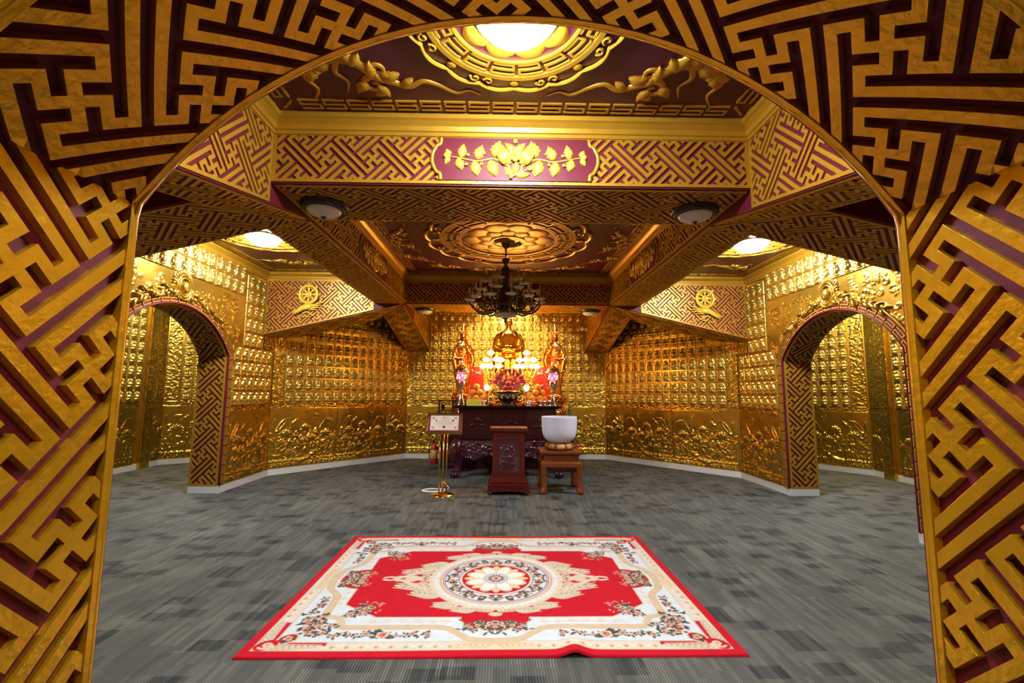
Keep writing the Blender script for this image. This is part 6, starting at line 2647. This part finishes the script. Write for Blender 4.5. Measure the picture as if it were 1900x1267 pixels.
APPLE = None
for k, (dx, dy, dz) in enumerate(((-0.10, -0.08, 0.0), (0.02, -0.11, 0.0), (0.12, -0.04, 0.0), (-0.09, 0.07, 0.0), (0.06, 0.09, 0.0), (-0.035, -0.03, 0.085), (0.055, -0.01, 0.085), (0.01, 0.0, 0.165))):
    loc = (0.01 + dx, 8.935 + dy, TZ + 0.205 + dz)
    lb = ('front left red apple at the bottom of the fruit bowl', 'frontmost red apple at the bottom of the fruit bowl', 'right red apple at the bottom of the fruit bowl', 'back left red apple in the fruit bowl', 'back right red apple in the fruit bowl', 'left red apple in the second layer of the fruit bowl', 'right red apple in the second layer of the fruit bowl', 'topmost red apple in the fruit bowl')[k]
    if APPLE is None:
        t = thing('apple', lb, 'apple', loc, 0, 'apples in the bowl')
        mb = MB()
        mb.lathe([(0.0, 0.008), (0.02, 0.0), (0.042, 0.018), (0.053, 0.05), (0.048, 0.08), (0.025, 0.095), (0.008, 0.088), (0.0, 0.084)], 0, 0, 20)
        mb.build('fruit', 'apple_red', t, smooth=True)
        mb = MB()
        mb.tube([(0, 0, 0.084), (0.004, 0, 0.098), (0.01, 0, 0.108)], 0.003, 5)
        mb.build('stalk', 'bronze_dark', t, smooth=True)
        APPLE = t
    else:
        dup(APPLE, loc, k, lb)

# ------------------------------------------------------------------ orchids
t = thing('orchid_arrangement', 'vase of crimson orchids behind the fruit bowl', 'flowers', (0.05, 9.24, TZ))
mb = MB()
mb.lathe([(0.0, 0.0), (0.045, 0.0), (0.06, 0.05), (0.057, 0.12), (0.038, 0.18), (0.048, 0.22), (0.044, 0.222), (0.0, 0.2)], 0, 0, 24)
mb.build('vase', 'ceramic_white', t, smooth=True)


def blossom_mesh():
    mb = MB()
    for k in range(5):
        a = 2 * PI * k / 5 + 0.3
        rot = Matrix.Rotation(a, 3, 'Y') @ Matrix.Rotation(0.25, 3, 'X')
        mb.ball((0.018 * math.sin(a), 0, 0.018 * math.cos(a)), (0.012, 0.004, 0.019), 7, 5, rot)
    mb.ball((0, -0.006, 0), (0.006, 0.008, 0.006), 6, 5)
    return mb.mesh('blossom', 'orchid', True)


BLOSSOM = blossom_mesh()
rgo = random.Random(12)
for k in range(9):
    a = -1.2 + k * 0.3
    L = 0.46 + 0.1 * math.cos(a * 1.2)
    P = [(0, 0, 0.2), (0.1 * math.sin(a), -0.03, 0.3), (0.26 * math.sin(a), -0.08, 0.30 + L * 0.62 * math.cos(a * 0.8)), (0.32 * math.sin(a), -0.12, 0.24 + L * 0.8 * math.cos(a * 0.85))]
    sp = spline(P, 5)
    mb = MB()
    mb.tube(sp, 0.004, 5)
    st = mb.build('stem', 'stem_green', t, smooth=True)
    for i in range(4, len(sp)):
        for _ in range(1 if i % 2 else 2):
            o = link('blossom', BLOSSOM, st)
            p = sp[i]
            o.location = (p[0] + rgo.uniform(-0.025, 0.025), p[1] - 0.03 + rgo.uniform(-0.03, 0.01), p[2] + rgo.uniform(-0.02, 0.02))
            o.rotation_euler = (rgo.uniform(-0.5, 0.5), rgo.uniform(0, 6), rgo.uniform(-0.7, 0.7))
for a, L in ((-0.75, 0.46), (0.8, 0.46), (-0.35, 0.42), (1.25, 0.36), (-1.2, 0.36)):
    mb = MB()
    n = 8
    vs, fs = [], []
    for i in range(n + 1):
        q = i / n
        x, z = L * q * math.sin(a), 0.2 + L * q * math.cos(a) - 0.08 * q * q
        wd = 0.035 * math.sin(PI * min(1, q * 0.92 + 0.08)) + 0.002
        vs += [(x - wd * math.cos(a), 0.02 * q, z + wd * math.sin(a)), (x, 0.02 * q + 0.012, z), (x + wd * math.cos(a), 0.02 * q, z - wd * math.sin(a))]
    for i in range(n):
        b = 3 * i
        fs += [[b, b + 1, b + 4, b + 3], [b + 1, b + 2, b + 5, b + 4]]
    mb.add(vs, fs)
    lf = mb.build('leaf', 'leaf_green', t, smooth=True)
    sd = lf.modifiers.new('thick', 'SOLIDIFY')
    sd.thickness = 0.004

# ------------------------------------------------------------------ small offerings
t = thing('notice_card', 'yellow notice card with dark lettering at the altar front', 'sign', (-0.63, 8.755, TZ), 0)
tl = R_(14)
np_ = plane_map((0, 0, 0), (1, 0, 0), (0, math.sin(tl), math.cos(tl)))
mb = MB()
mb.prism([(-0.142, 0), (0.142, 0), (0.142, 0.128), (-0.142, 0.128)], np_, -0.004, 0.0)
mb.build('card', 'sign_yellow', t)
mb = MB()
bp_ = np_
letters(mb, -0.055, 0.05, 0.092, 0.02, (2, 3), 0.001)
letters(mb, -0.115, 0.115, 0.058, 0.02, (5, 3, 5), 0.001)
letters(mb, -0.098, 0.10, 0.024, 0.02, (5, 4, 4), 0.001)
mb.build('lettering', 'ink', t)
mb = MB()
mb.prism([(-0.10, 0.0), (0.10, 0.0), (0.06, 0.09), (-0.06, 0.09)], plane_map((0, 0.055, 0), (1, 0, 0), (0, -0.3, 1)), 0.0, 0.003)
mb.build('easel', 'sign_yellow', t)


def jar(x, y, label):
    t = thing('oil_lamp', label, 'lamp', (x, y, TZ), group='small oil lamps on the altar')
    mb = MB()
    mb.lathe([(0.0, 0.0), (0.045, 0.0), (0.05, 0.02), (0.055, 0.06), (0.045, 0.095), (0.035, 0.11), (0.0, 0.108)], 0, 0, 20)
    mb.build('jar_body', 'copper_statue', t, smooth=True)
    mb = MB()
    mb.lathe([(0.0, 0.108), (0.04, 0.11), (0.042, 0.13), (0.02, 0.145), (0.012, 0.17), (0.0, 0.18)], 0, 0, 16)
    mb.build('lid', 'silver', t, smooth=True)


jar(-0.33, 8.85, 'copper oil lamp with silver lid left of the fruit bowl')
jar(0.33, 8.85, 'copper oil lamp with silver lid right of the fruit bowl')


def cup(x, y, label, s=1.0, mat_='ceramic_white'):
    t = thing('offering_cup', label, 'cup', (x, y, TZ), group='little offering cups on the altar')
    mb = MB()
    mb.lathe([(0.0, 0.0), (0.03 * s, 0.0), (0.026 * s, 0.012), (0.012 * s, 0.03), (0.014 * s, 0.05), (0.035 * s, 0.075), (0.042 * s, 0.105), (0.038 * s, 0.105), (0.02 * s, 0.07), (0.0, 0.062)], 0, 0, 20)
    mb.build('goblet', mat_, t, smooth=True)
    mb = MB()
    mb.lathe([(0.0, 0.0), (0.05 * s, 0.0), (0.058 * s, 0.01), (0.05 * s, 0.012), (0.0, 0.008)], 0, 0, 20)
    mb.build('saucer', mat_, t, smooth=True)


cup(-0.44, 8.82, 'pale offering goblet between the yellow card and fruit bowl', 1.1)
cup(0.43, 8.81, 'pale offering goblet right of the right oil lamp', 1.1)
cup(0.64, 8.80, 'silver offering goblet nearest the fruit bowl in the right row', 0.8, 'silver')
cup(0.73, 8.80, 'silver offering goblet in the middle of the right row', 0.8, 'silver')
cup(0.82, 8.80, 'silver offering goblet nearest the right lantern', 0.8, 'silver')


def lotus_candle(x, y, label):
    t = thing('lotus_candle', label, 'candle', (x, y, TZ), group='red lotus candles on the altar')
    mb = MB()
    mb.lathe([(0.0, 0.0), (0.04, 0.0), (0.045, 0.02), (0.0, 0.025)], 0, 0, 16)
    mb.build('holder', 'red_light', t, smooth=True)
    for k in range(8):
        a = 2 * PI * k / 8
        mb = MB()
        mb.ball((0.048 * math.cos(a), 0.048 * math.sin(a), 0.032), (0.01, 0.02, 0.036), 7, 5, Matrix.Rotation(a, 3, 'Z') @ Matrix.Rotation(0.6, 3, 'Y'))
        mb.build('petal', 'red_light', t, smooth=True)


lotus_candle(-0.22, 8.765, 'red lotus candle at the left foot of the fruit bowl')
lotus_candle(0.23, 8.765, 'red lotus candle at the right foot of the fruit bowl')
lotus_candle(0.52, 8.775, 'red lotus candle in front of the right oranges')


def globe_candle(x, label):
    t = thing('globe_candle', label, 'candle', (x, 9.02, TZ), group='glowing globe candles on the altar')
    mb = MB()
    mb.lathe([(0.0, 0.0), (0.05, 0.0), (0.045, 0.02), (0.015, 0.05), (0.012, 0.20), (0.03, 0.25), (0.045, 0.29), (0.0, 0.29)], 0, 0, 20)
    mb.build('stand', 'brass', t, smooth=True)
    mb = MB()
    mb.ball((0, 0, 0.345), (0.052, 0.052, 0.06), 16, 10)
    mb.build('globe', 'bulb_warm', t, smooth=True)
    mb = MB()
    mb.lathe([(0.0, 0.40), (0.03, 0.40), (0.02, 0.42), (0.0, 0.44)], 0, 0, 14)
    mb.build('cap', 'brass', t, smooth=True)


globe_candle(-0.40, 'small glowing globe candle beside the left oranges')
globe_candle(0.385, 'small glowing globe candle beside the right oranges')

# two-tier black stand, glass and bottle on the platform
t = thing('tier_stand', 'small two-tier black stand at the left platform end', 'stand', (-1.30, 9.84, PZ))
for z, hw in ((0.10, 0.16), (0.32, 0.21)):
    mb = MB()
    mb.box(-hw, hw, -0.08, 0.08, z - 0.012, z + 0.008, 0.004)
    mb.build('shelf', 'black_lacquer', t)
for sx in (-1, 1):
    for sy in (-1, 1):
        mb = MB()
        mb.box(sx * 0.145 - 0.008, sx * 0.145 + 0.008, sy * 0.065 - 0.008, sy * 0.065 + 0.008, 0.0, 0.31)
        mb.build('post', 'black_lacquer', t)
t = thing('tumbler', 'clear glass tumbler on the lower tier of the black stand', 'glass', (-1.36, 9.83, PZ + 0.108))
mb = MB()
mb.lathe([(0.0, 0.0), (0.033, 0.0), (0.036, 0.09), (0.0365, 0.12), (0.033, 0.12), (0.03, 0.012), (0.0, 0.01)], 0, 0, 24)
mb.build('glass', 'clear_glass', t, smooth=True)
t = thing('water_bottle', 'green tinted bottle on the right end of the platform', 'bottle', (1.34, 9.82, PZ))
mb = MB()
mb.lathe([(0.0, 0.0), (0.036, 0.0), (0.038, 0.01), (0.037, 0.05), (0.038, 0.13), (0.03, 0.165), (0.014, 0.195), (0.014, 0.215), (0.0, 0.215)], 0, 0, 20)
mb.build('bottle_body', 'green_glass', t, smooth=True)
mb = MB()
mb.lathe([(0.0, 0.212), (0.017, 0.212), (0.017, 0.235), (0.0, 0.237)], 0, 0, 16)
mb.build('cap', 'rubber', t, smooth=True)

# fire extinguisher behind the certificate stand
t = thing('fire_extinguisher', 'red fire extinguisher with yellow label left of the altar table', 'extinguisher', (-1.62, 10.45, 0))
mb = MB()
mb.lathe([(0.0, 0.0), (0.075, 0.0), (0.08, 0.015), (0.08, 0.34), (0.07, 0.385), (0.035, 0.42), (0.025, 0.44), (0.0, 0.44)], 0, 0, 28)
mb.build('cylinder', 'ext_red', t, smooth=True)
mb = MB()
mb.lathe([(0.0805, 0.12), (0.0815, 0.121), (0.0815, 0.299), (0.0805, 0.30)], 0, 0, 28)
mb.build('label_band', 'ext_label', t, smooth=True)
mb = MB()
mb.lathe([(0.0, 0.43), (0.025, 0.43), (0.025, 0.47), (0.0, 0.47)], 0, 0, 14)
mb.tube([(0.01, 0, 0.46), (-0.10, 0, 0.50)], 0.009, 6)
mb.tube([(0.01, 0, 0.475), (-0.10, 0, 0.535)], 0.009, 6)
mb.build('valve_handle', 'rubber', t, smooth=True)
mb = MB()
mb.tube(spline([(0.02, 0, 0.455), (-0.07, -0.03, 0.47), (-0.105, -0.04, 0.38), (-0.10, -0.04, 0.22), (-0.095, -0.035, 0.10)], 6), 0.011, 8)
mb.build('hose', 'rubber', t, smooth=True)

# small security camera on the right beam
t = thing('security_camera', 'small dome security camera on the right beam by the altar', 'camera', (XI - 0.015, 10.85, 3.12))
mb = MB()
mb.box(-0.03, 0.0, -0.04, 0.04, -0.04, 0.04, 0.008)
mb.build('bracket', 'ceramic_white', t)
mb = MB()
mb.tube([(-0.02, 0, 0), (-0.09, -0.02, 0.0)], 0.014, 8)
mb.ball((-0.11, -0.025, 0.005), (0.045, 0.045, 0.045), 14, 10)
mb.build('camera_dome', 'ceramic_white', t, smooth=True)
mb = MB()
mb.ball((-0.135, -0.05, 0.0), (0.018, 0.018, 0.018), 10, 8)
mb.build('lens', 'rubber', t, smooth=True)

# ------------------------------------------------------------------ chandelier
CHX, CHY = -0.05, 6.40
t = thing('chandelier', 'dark bronze chandelier with candle bulbs hanging over the room', 'chandelier', (CHX, CHY, 0.085))
mb = MB()
mb.lathe([(0.0, 3.55), (0.012, 3.55), (0.02, 3.58), (0.05, 3.61), (0.065, 3.65), (0.068, 3.71), (0.0, 3.71)], 0, 0, 24)
mb.build('canopy', 'bronze_dark', t, smooth=True)
mb = MB()
mb.tube([(0, 0, 3.40), (0, 0, 3.57)], 0.008, 8)
for k in range(5):
    a = k * PI / 2
    mb.tube([(0.012 * math.cos(b) * math.cos(a), 0.012 * math.cos(b) * math.sin(a), 3.42 + 0.033 * k + 0.018 * math.sin(b)) for b in np.linspace(0, 2 * PI, 11)], 0.004, 5, cap=False)
mb.build('chain', 'iron_dark', t, smooth=True)
mb = MB()
mb.lathe([(0.0, 2.60), (0.05, 2.62), (0.07, 2.66), (0.05, 2.70), (0.09, 2.74), (0.10, 2.78), (0.06, 2.83), (0.04, 2.88), (0.07, 2.92), (0.075, 2.97), (0.045, 3.02), (0.04, 3.08), (0.055, 3.14), (0.058, 3.28), (0.045, 3.30), (0.02, 3.33), (0.035, 3.36), (0.06, 3.40), (0.05, 3.42), (0.0, 3.42)], 0, 0, 28)
mb.build('column', 'bronze_dark', t, smooth=True)
mb = MB()
mb.lathe([(0.0, 2.555), (0.08, 2.56), (0.14, 2.575), (0.158, 2.605), (0.15, 2.635), (0.06, 2.64), (0.0, 2.64)], 0, 0, 32)
mb.build('alabaster_bowl', 'alabaster', t, smooth=True)
mb = MB()
mb.lathe([(0.0, 2.49), (0.012, 2.50), (0.02, 2.52), (0.014, 2.54), (0.05, 2.555), (0.06, 2.562), (0.0, 2.565)], 0, 0, 18)
mb.build('finial', 'bronze_dark', t, smooth=True)


def arm_meshes(R, z0, zc):
    """arm leaving the column at z0, dish at (R, zc)"""
    mb = MB()
    P = [(0.05, z0, 0), (R * 0.35, z0 - 0.10, 0), (R * 0.72, z0 - 0.12, 0), (R * 0.96, z0 - 0.03, 0), (R, zc, 0)]
    mb.tube([(p[0], 0, p[1]) for p in spline(P, 6)], 0.0125, 8)
    sp = spiral(R * 0.5, z0 - 0.04, 0.055, 3.6, -1, 1.2)
    mb.tube([(p[0], 0, p[1]) for p in sp], 0.009, 7)
    sp = spiral(R * 0.78, z0 - 0.06, 0.04, 1.0, 1, 1.1)
    mb.tube([(p[0], 0, p[1]) for p in sp], 0.008, 7)
    for k in range(3):
        mb.ball((R * (0.3 + 0.2 * k), 0, z0 - 0.1 - 0.01 * k), (0.022, 0.012, 0.014), 7, 5)
    arm = mb.mesh('arm', 'bronze_dark', True)
    mb = MB()
    mb.lathe([(0.0, zc - 0.016), (0.035, zc - 0.012), (0.07, zc + 0.004), (0.077, zc + 0.014), (0.07, zc + 0.015), (0.0, zc + 0.004)], R, 0, 22)
    dish = mb.mesh('drip_dish', 'alabaster', True)
    mb = MB()
    mb.lathe([(0.0, zc + 0.0), (0.015, zc + 0.0), (0.013, zc + 0.10), (0.0, zc + 0.10)], R, 0, 12)
    candle = mb.mesh('candle_sleeve', 'ceramic_cream', True)
    mb = MB()
    mb.lathe([(0.0, zc + 0.10), (0.010, zc + 0.10), (0.017, zc + 0.122), (0.015, zc + 0.145), (0.006, zc + 0.175), (0.0, zc + 0.19)], R, 0, 12)
    bulb = mb.mesh('candle_bulb', 'flame_glass', True)
    return arm, dish, candle, bulb


mat('ceramic_cream', (0.34, 0.27, 0.14), 0.0, 0.4)
for n, R, z0, zc, ph in ((12, 0.51, 2.76, 2.80, 0.15), (8, 0.38, 2.90, 2.93, 0.5), (6, 0.27, 3.02, 3.08, 0.2)):
    A = arm_meshes(R, z0, zc)
    for k in range(n):
        a = ph + 2 * PI * k / n
        ar = link('arm', A[0], t)
        ar.rotation_euler = (0, 0, a)
        for nm, me in (('drip_dish', A[1]), ('candle_sleeve', A[2]), ('candle_bulb', A[3])):
            link(nm, me, ar)
